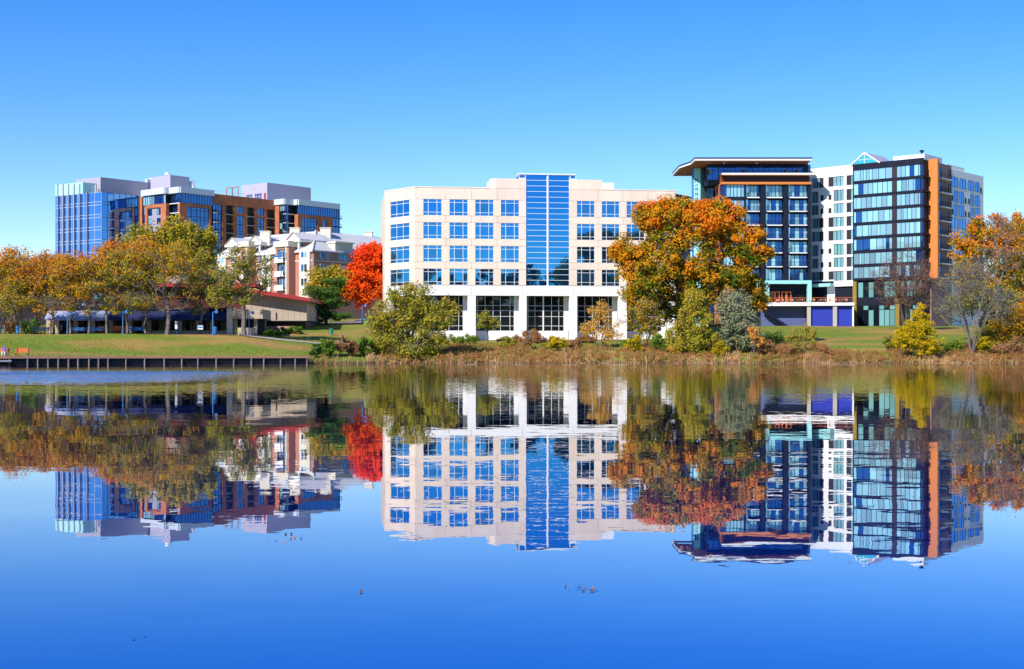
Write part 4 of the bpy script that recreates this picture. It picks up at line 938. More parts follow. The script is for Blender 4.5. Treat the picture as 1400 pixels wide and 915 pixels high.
def cream_apartments():
    C = np.array([X(427.5, 307), 307.0]); L = walk(C, UL, 296); R = C + UR * 34
    f = Fac(L, C); g = Fac(C, R)
    T = thing('apartment_house', 'cream and brick apartment house with pale hipped roof, gabled dormers and white balconies', 'building', (float(C[0]) - 4, float(C[1]) + 6, 8.6))
    ze = f.Z(427, 342.2); zb = 8.0; dep = 17
    inn = lambda p, d: q2(np.array(p) + (UR - UL) * d)
    build('wall', MB().prism([q2(C - UL*.02 + UR*.02), q2(R), q2(R - UL * dep), q2(C + (UR - UL) * dep), q2(L + UR * dep), q2(L)], zb, ze - .05), 'pinkbrick', T)
    rowz = [f.Z(416, 352.8 + 19.2*k) for k in range(3)]; wh = 1.75
    # roof: two ranges meeting in a hip
    zr = f.Z(427, 342) + 5.2; h = dep / 2
    e = .5; Ce = C + (UL * e - UR * e); Le = L - UR * e; Re = R + UL * e; Lb = L + UR * (dep + e); Rb = R - UL * (dep + e); Cb = C + (UR - UL) * (dep + e)
    ridC = C + (UR - UL) * h; ridL = L + UR * h; ridR = R - UL * h
    P3 = lambda p, z: (float(p[0]), float(p[1]), z)
    mb = MB()
    mb.poly([P3(Le, ze), P3(Ce, ze), P3(ridC, zr), P3(ridL, zr)]); mb.poly([P3(Ce, ze), P3(Re, ze), P3(ridR, zr), P3(ridC, zr)])
    mb.poly([P3(Lb, ze), P3(ridL, zr), P3(ridC, zr), P3(Cb, ze)]); mb.poly([P3(Cb, ze), P3(ridC, zr), P3(ridR, zr), P3(Rb, ze)])
    mb.poly([P3(Le, ze), P3(ridL, zr), P3(Lb, ze)]); mb.poly([P3(Re, ze), P3(Rb, ze), P3(ridR, zr)])
    roof = build('roof', mb, 'roofgrey', T)
    fbox('gutter', f, -.6, f.L + .5, ze - .35, ze - .01, .0, .55, 'cream', roof); fbox('gutter', g, -.45, g.L, ze - .35, ze - .012, .0, .5, 'grey_metal', roof)
    build('hip_cap', MB().bar(P3(Ce, ze + .1), P3(ridC, zr + .1), .22), 'cream', roof)
    for px, py, w, hh in ((363, 324.6, 2.2, 5.5), (403.5, 320, 2.2, 5.0), (445.5, 320, 2.4, 7.8), (504, 324.8, 1.9, 6.5)):
        D = 307 + hh * 1.6 + (4 if px < 430 else 16 if px > 490 else 0); x = X(px, D); z = Zp(py, D)
        ch = build('chimney', MB().box(x - w/2, x + w/2, D - 1, D + 1, z - 2, z + 1.2), 'cream', roof)
        build('chimney_cap', MB().box(x - w/2 - .12, x + w/2 + .12, D - 1.12, D + 1.12, z + 1.2, z + 1.4), 'cream', ch)
    # left front: bays, balconies, windows
    def bay(a, b, m, n=.9, zt=None): return fbox('bay', f, f.S(a), f.S(b), zb, zt or ze - .4, 0, n, m, T)
    for a, b in ((411.5, 425.5), (360.5, 372), (300, 311)):
        bay(a, b, 'cream', .5)
        for z0 in rowz: window(T, f, f.S(a) + (f.S(b) - f.S(a)) * .18, f.S(b) - (f.S(b) - f.S(a)) * .22, z0, z0 + wh, (.5,), (), .53, 'white_metal', [('condoglass', 2), ('darkglass', 2), ('curtaingrey', 1)], .16)
    for a, b in ((386, 404), (338, 350)):
        zt = f.Z((a + b)/2, 338.5)
        bw = bay(a, b, 'pinkbrick', 2.0, zt); fbox('bay_cornice', f, f.S(a) - .3, f.S(b) + .3, zt, zt + 1.3, -.5, 2.4, 'cream', bw)
        s0, s1 = f.S(a + 2.6), f.S(b - 4.2)
        for z0 in rowz:
            fbox('recess_shade', f, s0, s1, z0 - .7, z0 + wh + .3, 1.9, 2.02, 'dark', T)  # thin dark sheet on the solid bay; its colour stands for recess shade
            window(T, f, s0 + .9, s1 - .1, z0 - .6, z0 + wh, (.5,), (), 2.05, 'cream', 'condoglass', .14)
            fbox('balcony', f, s0 - .1, s1 + .1, z0 - .95, z0 - .7, 1.5, 2.9, 'white_metal', T); fbox('balcony_front', f, s0 - .05, s1 + .05, z0 - .7, z0 + .25, 2.75, 2.85, 'white_metal', T)
        fbox('brick_return', f, s1 + .1, s1 + .5, zb, zt - .02, 1.9, 2.15, 'cream', T)
    for a, b in ((378.6, 385), (329.5, 336), (315.5, 322), (353.5, 358)):
        for z0 in rowz:
            window(T, f, f.S(a), f.S(b), z0, z0 + wh, (.5,), (), .04, 'white_metal', [('condoglass', 2), ('curtaingrey', 1)], .16); fbox('window_head', f, f.S(a) - .15, f.S(b) + .15, z0 + wh + .02, z0 + wh + .35, -.05, .1, 'cream', T)
    fbox('string_course', f, 0, f.L, rowz[0] - .75, rowz[0] - .5, -.05, .12, 'cream', T); fbox('string_course', g, 0, g.L, rowz[0] - .75, rowz[0] - .5, -.05, .1, 'cream', T)
    # dormers with pediments
    for a, b, pa in ((396.5, 410, 401.5), (344, 356.5, 349.5), (312.5, 325, 318.5)):
        s0, s1 = f.S(a), f.S(b); zf0 = ze + .2; zf1 = ze + 2.5; zp = zf1 + 1.5; sm = (s0 + s1) / 2; w = .6; dpt = 9
        d = build('dormer', MB().poly([f.P(s0 - w, zf1, .4), f.P(s1 + w, zf1, .4), f.P(sm, zp, .4)]).poly([f.P(s1 + w, zf1, .4), f.P(s1 + w, zf1, -dpt), f.P(sm, zp, -dpt), f.P(sm, zp, .4)]).poly([f.P(sm, zp, .4), f.P(sm, zp, -dpt), f.P(s0 - w, zf1, -dpt), f.P(s0 - w, zf1, .4)]), 'cream', T)
        mb = MB(); mb.poly([f.P(s1 + w + .2, zf1 + .1, .7), f.P(s1 + w + .2, zf1 + .1, -dpt), f.P(sm, zp + .25, -dpt), f.P(sm, zp + .25, .7)]); mb.poly([f.P(sm, zp + .25, .7), f.P(sm, zp + .25, -dpt), f.P(s0 - w - .2, zf1 + .1, -dpt), f.P(s0 - w - .2, zf1 + .1, .7)]); build('dormer_roof', mb, 'roofgrey', d)
        mb = MB(); f.box(mb, s0 - w - .1, s1 + w + .1, zf1 - .4, zf1 + .05, -dpt, .62); build('cornice', mb, 'whitewall', d)
        for s in (s0, s1 - .35): fbox('post', f, s, s + .35, zf0 - .5, zf1 - .4, -.1, .3, 'whitewall', d)
        fbox('dormer_wall', f, s0, s1, zf0 - .3, zf1 - .4, -dpt, -2.0, 'pinkbrick', d)
        window(T, f, s0 + .8, s1 - .8, zf0 + .1, zf1 - .6, (.5,), (), -1.95, 'white_metal', 'condoglass', .14)
    # right face windows
    for a, b, vs_ in ((437, 441.5, ()), (446, 450.6, ()), (463, 475.5, (.33, .66)), (486, 491, ()), (501, 506, ())):
        for k, z0 in enumerate(rowz): window(T, g, g.S(a), g.S(b), z0 - .15, z0 + wh - .1, vs_, (), .04, 'white_metal', 'condoglass', .16)
    pb = fbox('parapet_bay', g, g.S(457), g.S(481), ze - .34, ze + 2.0, -2, .3, 'cream', T); fbox('cornice', g, g.S(456), g.S(482), ze + 2.0, ze + 2.35, -2.3, .7, 'cream', pb)
    bw = fbox('bay', g, .05, .9, zb, ze - .36, 0, .25, 'pinkbrick', T)
cream_apartments()

# blue boom lift working at the apartments
def boom_lift():
    D = 290.0; P = lambda px, py, d=D: (X(px, d), d, Zp(py, d))
    T = thing('boom_lift', 'blue boom lift raising a work basket in front of the cream apartments', 'lift', (X(352, D), D, zg(352, D)))
    zb = zg(352, D); x = X(352, D)
    ch = build('chassis', MB().box(x - 1.6, x + 1.6, D - 1.2, D + 1.2, zb + .5, zb + 1.5), 'bluepaint', T)
    for a in (-1.2, 1.2):
        for b in (-1.2, 1.2): build('wheel', MB().bar((x + a, D + b - .2, zb + .45), (x + a, D + b + .2, zb + .45), .45, None, 14), 'dark', ch)
    build('turret', MB().box(x - .7, x + .7, D - .7, D + .7, zb + 1.5, zb + 2.6), 'white_metal', T)
    build('lower_boom', MB().bar((x, D, zb + 2.3), P(362, 360.5), .30, .24, 6), 'white_metal', T)
    build('upper_boom', MB().bar(P(362, 360.5), P(376, 350.2), .24, .2, 6), 'bluepaint', T)
    build('jib', MB().bar(P(376, 350.2), P(383, 352), .15, .13, 6), 'bluepaint', T)
    c = P(386, 353.5); mb = MB()
    mb.box(c[0] - .9, c[0] + .9, D - .5, D + .5, c[2] - .1, c[2])
    for a in (-.88, .84):
        for b in (-.48, .44): mb.box(c[0] + a, c[0] + a + .05, D + b, D + b + .05, c[2], c[2] + 1.1)
    for h in (.5, 1.06): mb.box(c[0] - .9, c[0] + .9, D - .5, D - .45, c[2] + h, c[2] + h + .05); mb.box(c[0] - .9, c[0] + .9, D + .45, D + .5, c[2] + h, c[2] + h + .05)
    build('basket', mb, 'navy', T); build('basket_sheet', MB().box(c[0] - .9, c[0] - .1, D - .52, D - .505, c[2] + .1, c[2] + 1.5), 'bluepaint', T)
    build('hose', MB().bar((c[0] + .5, D - .4, c[2]), (X(383, D), D - .4, Zp(382, D)), .09), 'dark', T)
boom_lift()

# ------------------------------------------------------------------ theatre hall and lakeside restaurant
def theatre():
    D = 226.0; f = Fac((X(335, D), D), (X(419.4, D), D)); Z = lambda y: f.Z(380, y); S = f.S
    T = thing('theatre_hall', 'tan walled hall with sloping dark red roof edge', 'building', (X(330, D + 6), D + 8, 5))
    zt0, zt1 = Z(392.5), Z(408)          # roof slopes down to the right
    # panelled wall with sloping head
    n = 10
    for k in range(n):
        a, b = f.L * k / n, f.L * (k + 1) / n; za = zt0 + (zt1 - zt0) * k / n; zb = zt0 + (zt1 - zt0) * (k + 1) / n; z0 = Z(438.6); mb = MB()
        p = lambda s, z, nn: f.P(s, z, nn)
        mb.hexa([p(a + .012, z0, 0), p(b - .012, z0, 0), p(b - .012, z0, -.6), p(a + .012, z0, -.6), p(a + .012, za, 0), p(b - .012, zb, 0), p(b - .012, zb, -.6), p(a + .012, za, -.6)])
        build('wall_panel', mb, 'theatre', T)
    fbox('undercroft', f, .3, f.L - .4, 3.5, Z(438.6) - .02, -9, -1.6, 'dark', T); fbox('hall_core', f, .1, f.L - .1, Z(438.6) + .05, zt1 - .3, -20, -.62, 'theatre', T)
    fbox('floor_edge', f, .0, f.L, Z(439.6), Z(438.6) - .005, -1.6, .05, 'charcoal', T)
    fbox('plinth', f, .5, S(402), 4, Z(446), -1.4, -.6, 'paving', T)
    # roof with overhanging red fascia
    ex = 2.4; mb = MB(); a, b = S(350) - 5.0, f.L + .9; za = zt0 + 1.4; zb = zt1 + .1
    za, zb = Z(389.8), Z(408.5) 
    def rp(s, z, nn): return f.P(s, z, nn)
    mb.hexa([rp(a, za - .75, ex), rp(b, zb - .55, ex), rp(b, zb - .55, -18), rp(a, za - .75, -18), rp(a, za, ex), rp(b, zb, ex), rp(b, zb, -18), rp(a, za, -18)])
    build('roof', mb, 'redfascia', T)
    fbox('wall_light', f, S(377.2), S(378.2), Z(437), Z(427.5), .01, .15, 'charcoal', T)
    # higher stage part to the left, mostly behind the trees
    h = Fac((X(184, 236), 236), (X(297, 236), 236)); zt = h.Z(240, 374)
    for k in range(8): fbox('upper_wall_panel', h, h.L * k / 8 + .02, h.L * (k + 1) / 8 - .02, h.Z(240, 388), zt, -14, 0, 'theatre', T)
    fbox('upper_roof_edge', h, -.4, h.L + .4, zt + .01, zt + .45, -14.4, .4, 'redfascia', T)
    h2 = Fac((X(176, 228), 228), (X(350, 228), 228))
    fbox('lower_roof', h2, 0, h2.L, h2.Z(240, 392.5), h2.Z(240, 387.5), -10, .6, 'redfascia', T)
    fbox('lower_wall', h2, .8, h2.L - .5, 4, h2.Z(240, 392.6) - .01, -10, -1.5, 'maroon', T)
    fbox('red_band', h2, 2, h2.L * .45, h2.Z(240, 407), h2.Z(240, 403), -1.5, -1.2, 'redfascia', T)
    # brick stair block with blue handrail
    m = MB(); x0, x1 = X(338, 221), X(352, 221); build('stair_block', MB().box(x0, x1, 218.5, 225.4, 4, Zp(423.5, 221)), 'pinkbrick', T)
    mb = MB()
    for k in range(9): mb.box(X(346 + k * 1.1, 217), X(347.1 + k * 1.1, 217) + .02, 216.4, 218.3, 3.9, Zp(434, 217) - k * .19)
    build('stair', mb, 'concrete', T)
    mb = MB(); mb.bar((X(341, 216.2), 216.2, Zp(431, 216.2)), (X(357, 216.2), 216.2, Zp(446, 216.2)), .07); mb.bar((X(341, 216.2), 216.2, Zp(433.5, 216.2)), (X(357, 216.2), 216.2, Zp(448.5, 216.2)), .05)
    build('handrail', mb, 'bluepaint', T)
theatre()

def restaurant():
    D = 214.0; f = Fac((X(60, D), D), (X(313.5, D), D)); S = f.S; zf = 4.4; Z = lambda y: f.Z(200, y)
    T = thing('lakeside_restaurant', 'long low lakeside restaurant with navy awnings and tan columns under the trees', 'building', (X(190, D), D + 3, zf))
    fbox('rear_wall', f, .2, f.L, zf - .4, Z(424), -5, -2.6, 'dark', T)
    fbox('roof', f, 0, f.L + .2, Z(424), Z(421), -6, .3, 'charcoal', T)
    xs = [66, 78, 103.5, 127, 151.5, 178, 203.5, 228, 246, 270, 290, 312]
    for p in xs: fbox('column', f, S(p) - .3, S(p) + .3, zf - .4, Z(430), -.6, 0, 'theatre', T)
    for i, (a, b) in enumerate(zip(xs[:-1], xs[1:])):
        mb = MB(); s0, s1 = S(a) + .05, S(b) - .05
        mb.hexa([f.P(s0, Z(437.2), 2.0), f.P(s1, Z(437.2), 2.0), f.P(s1, Z(424.2) - .1, .02), f.P(s0, Z(424.2) - .1, .02), f.P(s0, Z(436.6), 2.04), f.P(s1, Z(436.6), 2.04), f.P(s1, Z(424.2), .02), f.P(s0, Z(424.2), .02)])
        am = 'awningsunlit' if i in (0, 1, 2, 3) else 'navy'; aw = build('awning', mb, am, T); fbox('valance', f, s0, s1, Z(438.8), Z(437.2), 1.96, 2.0, am, aw)
        if i >= 6: fbox('low_wall', f, S(a) + .35, S(b) - .35, zf - .4, zf + .55, -.5, -.1, 'theatre', T)
        window(T, f, s0 + .4, s1 - .4, zf - .2, Z(437), (.25, .5, .75), (.7,), -2.4, 'brownpanel', 'darkglass', .1)
    # corner kiosk with tan canopy
    g = Fac((X(313, 212), 212), (X(361, 212), 212)); Zg = lambda y: g.Z(335, y)
    fbox('kiosk_canopy', g, g.S(319), g.L, Zg(436.2), Zg(423.4), -6, 1.0, 'theatre', T)
    fbox('kiosk_wall', g, -.2, g.S(319) - .02, zf - .4, Zg(422.2), -5, .6, 'cream', T)
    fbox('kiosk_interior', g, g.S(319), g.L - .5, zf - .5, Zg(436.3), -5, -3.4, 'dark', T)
    for p in (319.5, 347): fbox('kiosk_column', g, g.S(p), g.S(p) + .5, zf - .4, Zg(436.3), -.5, 0, 'theatre', T)
restaurant()

def low_shed():
    D = 262.0; f = Fac((X(-120, D), D), (X(76, D + 6), D + 6)); T = thing('low_building', 'low pale building with dark roof half hidden behind the end trees', 'building', (X(-20, D), D + 5, 6.5))
    fbox('wall', f, 0, f.L, 6, f.Z(0, 372), -10, 0, 'brownpanel', T)
    mb = MB(); a, b = f.Z(0, 372), f.Z(0, 357)
    mb.hexa([f.P(-.6, a, .8), f.P(f.L + .6, a, .8), f.P(f.L + .6, a, -10.8), f.P(-.6, a, -10.8), f.P(-.6, b, -4.6), f.P(f.L + .6, b, -4.6), f.P(f.L + .6, b, -5.4), f.P(-.6, b, -5.4)]); build('roof', mb, 'charcoal', T)
    for k in range(7): window(T, f, 2 + k * 3.6, 3.6 + k * 3.6, f.Z(0, 400), f.Z(0, 380), (.5,), (.5,), .03, 'white_metal', 'condoglass', .12)
low_shed()

# ------------------------------------------------------------------ trees and shrubs
leaf_mat('leaf_rust',   [(.05, .085, .010), (.17, .165, .014), (.36, .23, .013), (.47, .20, .012), (.45, .12, .010)])
leaf_mat('leaf_yellowgreen', [(.05, .075, .010), (.13, .15, .015), (.23, .21, .02), (.35, .25, .02), (.40, .19, .02)])
leaf_mat('leaf_olive',  [(.05, .07, .012), (.12, .14, .02), (.20, .19, .025), (.27, .22, .03), (.26, .16, .03)])
leaf_mat('leaf_maple',  [(.03, .07, .008), (.11, .13, .010), (.38, .20, .010), (.56, .17, .008), (.52, .075, .006)])
leaf_mat('leaf_red',    [(.20, .05, .008), (.55, .09, .006), (.66, .075, .008), (.62, .05, .010), (.60, .035, .012)])
leaf_mat('leaf_gold',   [(.26, .13, .02), (.50, .27, .03), (.62, .34, .05), (.62, .30, .04), (.50, .18, .03)])
leaf_mat('leaf_willow', [(.05, .08, .012), (.13, .15, .014), (.22, .21, .02), (.30, .25, .02), (.30, .17, .02)])
leaf_mat('leaf_yellow', [(.10, .12, .006), (.30, .25, .008), (.50, .36, .010), (.58, .38, .012), (.50, .26, .012)], .32, 1.12)
leaf_mat('leaf_greygreen', [(.06, .08, .035), (.14, .16, .075), (.20, .22, .11), (.25, .24, .13), (.26, .22, .12)])
leaf_mat('leaf_pine',   [(.012, .035, .012), (.03, .07, .016), (.05, .11, .02), (.08, .14, .025), (.12, .16, .03)])
leaf_mat('leaf_green',  [(.02, .045, .008), (.05, .10, .012), (.09, .16, .015), (.13, .20, .02), (.20, .22, .02)])
leaf_mat('leaf_brown',  [(.07, .04, .025), (.16, .085, .04), (.24, .12, .05), (.28, .15, .06), (.30, .12, .04)])
leaf_mat('leaf_dry',    [(.20, .09, .035), (.36, .18, .06), (.46, .27, .11), (.55, .36, .17), (.50, .24, .09)], .25, 1.15)
leaf_mat('leaf_brush',  [(.10, .11, .02), (.22, .16, .04), (.34, .19, .07), (.36, .15, .05), (.26, .09, .04)], .25, 1.2)
leaf_mat('leaf_wood',   [(.02, .03, .01), (.04, .055, .015), (.06, .07, .015), (.12, .09, .02), (.15, .08, .02)], .3, .8)

def leaves_from(cent, rad, per, size, R, flat=.8, slim=.55, tb=.5, tc=.22, tl=.12, grad=.25, droop=0.0):
    n = len(cent); cnt = np.maximum(1, R.poisson(per, n)); idx = np.repeat(np.arange(n), cnt); N = len(idx)
    d = R.normal(size=(N, 3)); d /= np.linalg.norm(d, axis=1)[:, None]; r = R.random(N) ** .45
    off = d * (r * rad[idx])[:, None]; off[:, 2] *= flat
    p = cent[idx] + off
    if droop: p[:, 2] -= droop * R.random(N) * rad[idx]
    nrm = d * .7 + R.normal(size=(N, 3)) * .6 + np.array([-.25, -.35, .55]); nrm /= np.linalg.norm(nrm, axis=1)[:, None]
    a = np.cross(nrm, R.normal(size=(N, 3))); a /= np.linalg.norm(a, axis=1)[:, None]; b = np.cross(nrm, a)
    s = size * (.6 + .8 * R.random(N)); L = a * s[:, None]; W = b * (s * slim)[:, None]
    V = np.stack([p - L, p - W * .9 + L * .1, p + L, p + W * .9 + L * .1], 1)
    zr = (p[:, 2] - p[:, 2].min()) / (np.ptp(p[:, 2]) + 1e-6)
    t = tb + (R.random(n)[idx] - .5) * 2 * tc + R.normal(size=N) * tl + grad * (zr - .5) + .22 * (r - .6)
    return V, t
def tubes(segs):
    """segs: list of (p0, p1, r0, r1) -> quads (k,4,3)"""
    P0 = np.array([s[0] for s in segs]); P1 = np.array([s[1] for s in segs]); r0 = np.array([s[2] for s in segs]); r1 = np.array([s[3] for s in segs])
    d = P1 - P0; d /= (np.linalg.norm(d, axis=1)[:, None] + 1e-9)
    h = np.where(np.abs(d[:, 2:3]) < .9, np.array([[0, 0, 1.]]), np.array([[1., 0, 0]])); u = np.cross(d, h); u /= np.linalg.norm(u, axis=1)[:, None]; w = np.cross(d, u)
    out = []
    n = 5
    for k in range(n):
        c0, s0, c1, s1 = math.cos(2*math.pi*k/n), math.sin(2*math.pi*k/n), math.cos(2*math.pi*(k+1)/n), math.sin(2*math.pi*(k+1)/n)
        A = u * c0 + w * s0; B = u * c1 + w * s1
        out.append(np.stack([P0 + A*r0[:, None], P0 + B*r0[:, None], P1 + B*r1[:, None], P1 + A*r1[:, None]], 1))
    return np.concatenate(out)
SEED = [100]
def tree(name, label, base, lobes, pal, nc=60, per=70, leaf=.26, rc=1.2, fork=.3, tr=.25, stems=1, bark='bark', cat='tree', group=None, twigs=6, tb=.5, tc=.22, grad=.25,
         flat=.8, slim=.55, droop=0.0, min_r=.018, part='crown', tw_len=1.25, hollow=.45, spread=.25, leafless=0.0, sink=.25, bare_below=0.0):
    """lobes: (x, y, z, rx, ry, rz, weight) relative to the base on the ground, in metres"""
    SEED[0] += 1; R = np.random.default_rng(SEED[0]); base = np.array(base, float)
    lob = np.array(lobes, float); w = lob[:, 6] / lob[:, 6].sum(); li = R.choice(len(lob), nc, p=w)
    d = R.normal(size=(nc, 3)); d /= np.linalg.norm(d, axis=1)[:, None]; r = R.random(nc) ** hollow
    C = lob[li, :3] + d * r[:, None] * lob[li, 3:6]; C = C[C[:, 2] > .12]
    H = (lob[:, 2] + lob[:, 5]).max()
    # skeleton
    nodes = [np.array([0, 0, -sink])]; par = [-1]; plen = [0.0]
    cx = (lob[:, 0] * w).sum(); cy = (lob[:, 1] * w).sum()
    for s in range(stems):
        last = 0; ang = 2 * math.pi * s / stems + R.random(); tip = np.array([cx * .4, cy * .4, fork * H]) if stems == 1 else np.array([math.cos(ang) * spread * H + cx * .4, math.sin(ang) * spread * H * .7 + cy * .4, fork * H * R.uniform(.8, 1.3)])
        for k in range(1, 5):
            t = k / 4; p = tip * t + R.normal(size=3) * [.03*H*.3, .03*H*.3, 0] * (1 if k < 4 else 0); p[2] = tip[2] * t
            nodes.append(p); par.append(last); plen.append(plen[last] + np.linalg.norm(p - nodes[last])); last = len(nodes) - 1
    top = np.array([cx * .4, cy * .4, fork * H])
    order = np.argsort(np.linalg.norm(C - top, axis=1)); tips = []
    for i in order:
        c = C[i]; A = np.array(nodes); cand = np.linalg.norm(A - c, axis=1) * 1.0 + .45 * np.array(plen) + np.where(A[:, 2] > c[2] + .2, 1.5, 0) + np.where(A[:, 2] < fork * H * .55, 4.0, 0)
        j = int(np.argmin(cand)); p = nodes[j]; dv = c - p; L = np.linalg.norm(dv); last = j
        for t, bow in ((.35, .06), (.7, .07), (1, 0)):
            qn = p + dv * t + np.array([0, 0, bow * L]) + (R.normal(size=3) * .05 * L if t < 1 else 0)
            nodes.append(qn); par.append(last); plen.append(plen[last] + np.linalg.norm(qn - nodes[last])); last = len(nodes) - 1
        tips.append(last)
    n = len(nodes); acc = np.zeros(n); 
    for i in tips: acc[i] += min_r ** 2.3
    for i in range(n - 1, 0, -1): acc[i] = max(acc[i], (min_r * .9) ** 2.3); acc[par[i]] += acc[i]
    rr = acc ** (1 / 2.3); k = tr / max(rr[1:1 + 4 * stems].max(), 1e-6); rr = np.maximum(rr * k, min_r); rr[0] = max(tr * 1.25, min_r) if stems == 1 else rr[0] * .8
    rr = np.minimum(rr, tr * 1.25)
    segs = [(nodes[par[i]] + base, nodes[i] + base, min(rr[par[i]], rr[i] * 1.5 + .01), rr[i]) for i in range(1, n)]
    rad = rc * (.65 + .7 * R.random(len(C)))
    tws = []
    if twigs:
        for c, q in zip(C, rad):
            for _ in range(twigs):
                e = R.normal(size=3); e /= np.linalg.norm(e); e[2] = e[2] * .6 + .35; m = c + e * q * tw_len * .5 + R.normal(size=3) * .08 * q
                tws.append((c + base, m + base, min_r * .8, min_r * .6)); tws.append((m + base, c + base + e * q * tw_len * R.uniform(.7, 1.1) + R.normal(size=3) * .1 * q, min_r * .6, min_r * .3))
    T = thing(name, label, cat, base, group)
    quads('trunk' if cat == 'tree' else 'stems', tubes(segs), bark, None, T)
    if tws: tag(quads('twigs', tubes(tws), 'twig' if bark != 'barkgrey' else 'barkgrey', None, T), kind='stuff')
    if per > 0:
        keep = (R.random(len(C)) >= leafless) & ~((C[:, 2] < bare_below * H) & (R.random(len(C)) < .72))
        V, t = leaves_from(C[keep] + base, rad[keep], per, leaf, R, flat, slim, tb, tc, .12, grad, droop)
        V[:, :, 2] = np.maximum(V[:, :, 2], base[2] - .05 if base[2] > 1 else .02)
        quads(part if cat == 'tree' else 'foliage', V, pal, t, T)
    return T
def G(px, D, dz=0.0): return (X(px, D), D, zg(px, D) + dz)
def L_(base, items):
    """lobes from photo columns/rows at the tree's own distance: (px, py, half width px, half height px, weight[, dy])"""
    D = base[1]; k = D / F; out = []
    for it in items:
        px, py, hw, hh, w = it[:5]; dy = it[5] if len(it) > 5 else 0
        out.append((X(px, D) - base[0], dy, Zp(py, D) - base[2], hw * k, max(hw, hh) * k * .85, hh * k, w))
    return out

# promenade row: trunks in line along the lawn's upper edge
row = [(5.5, 203, 372, 30, 34, 'leaf_rust', .55, 'first promenade tree beyond the lawn end, sparse rust crown over low building'),
       (28.8, 202, 398, 24, 28, 'leaf_yellowgreen', .62, 'yellow crowned promenade tree beside the blue litter bin'),
       (48.7, 203.5, 378, 30, 36, 'leaf_rust', .58, 'rust orange promenade tree standing behind a blue bench'),
       (71.5, 202.5, 384, 28, 34, 'leaf_rust', .6, 'forked promenade tree at the end of the navy awnings'),
       (96, 202, 378, 30, 38, 'leaf_rust', .55, 'orange promenade tree next to first blue lamp post'),
       (121, 202.5, 376, 32, 40, 'leaf_rust', .5, 'low forking promenade tree between blue benches'),
       (146, 202, 374, 32, 42, 'leaf_rust', .48, 'promenade tree beside the orange slatted screens'),
       (173.6, 202.5, 372, 30, 44, 'leaf_yellowgreen', .5, 'promenade tree by second blue lamp post and seated visitor'),
       (200, 203, 370, 32, 46, 'leaf_rust', .42, 'tall promenade tree before the navy awnings and low walls'),
       (274, 209.5, 384, 30, 32, 'leaf_olive', .42, 'sparse olive tree between the broad pale trunk and the ivy trunked tree'),
       (228, 201.5, 366, 46, 48, 'leaf_rust', .40, 'broad stout promenade tree with pale thick trunk')]
for i, (px, D, cy, hw, hh, pal, tb, lab) in enumerate(row):
    b = G(px, D, .1); rnd = random.Random(i)
    tree('promenade_tree', lab, b, L_(b, [(px - hw*.45, cy + 10, hw*.8, hh*.8, 1.0, -1), (px + hw*.5, cy + 6, hw*.8, hh*.8, 1.0, 1), (px, cy - hh*.3, hw*.8, hh*.62, .9), (px, 416, hw*1.05, 14, .85, -1)]),
         pal, nc=105, per=64, leaf=.155, rc=1.05, fork=.33, tr=.19 if px != 228 else .32, bark='barkgrey', twigs=10, bare_below=.48, tb=tb, tc=.25, grad=.28, group='trees along the promenade', leafless=.12)
# rear tier behind the restaurant
for px, D, cy, hw, hh, pal, tb, lab in ((20, 232, 372, 34, 34, 'leaf_rust', .62, 'thin topped rust tree behind the promenade row at lawn end'),
        (70, 234, 374, 34, 32, 'leaf_rust', .72, 'orange tree rising behind the promenade row below the glass tower'),
        (112, 230, 372, 36, 34, 'leaf_rust', .75, 'bright orange topped tree behind the row, below the glass tower'),
        (158, 228, 362, 40, 36, 'leaf_rust', .66, 'rounded orange tree behind the restaurant roof'),
        (205, 256, 352, 42, 32, 'leaf_rust', .6, 'wide orange yellow tree above the restaurant roof'),
        (258, 257, 356, 34, 28, 'leaf_yellowgreen', .5, 'greenish tree in front of the hall upper wall')):
    b = G(px, D); tree('background_tree', lab, b, L_(b, [(px - hw*.4, cy + 6, hw*.75, hh*.8, 1, -1), (px + hw*.4, cy + 4, hw*.75, hh*.8, 1, 1), (px, cy - hh*.3, hw*.75, hh*.65, 1), (px, cy + hh, hw, hh*.6, .7)]),
         pal, nc=105, per=62, leaf=.23, rc=1.3, fork=.25, tr=.25, bark='bark', twigs=4, tb=tb, tc=.2, grad=.3, group='trees behind the restaurant')
b = G(238, 262); tree('tall_yellow_tree', 'tall yellow green tree standing before the brick condominium', b, L_(b, [(238, 325, 44, 30, 1.3), (272, 330, 34, 26, 1.0), (200, 332, 34, 24, 1.0), (240, 365, 60, 40, .8)]), 'leaf_yellowgreen', nc=130, per=85, leaf=.3, rc=1.7, fork=.3, tr=.45, twigs=2, tb=.45, tc=.18, grad=.25)
b = G(333.7, 203); tree('promenade_tree', 'ivy trunked olive leaved tree in front of the tan hall', b, L_(b, [(318, 378, 30, 26, 1.2, -1), (352, 374, 26, 26, 1.0, 1), (305, 402, 22, 18, .7), (340, 400, 34, 20, .9), (330, 352, 24, 14, .5)]), 'leaf_olive', nc=90, per=48, leaf=.2, rc=1.1, fork=.36, tr=.36, bark='barkgrey', twigs=8, tb=.55, tc=.22, group='trees along the promenade')
mb = MB(); 
tv = G(333.7, 203)
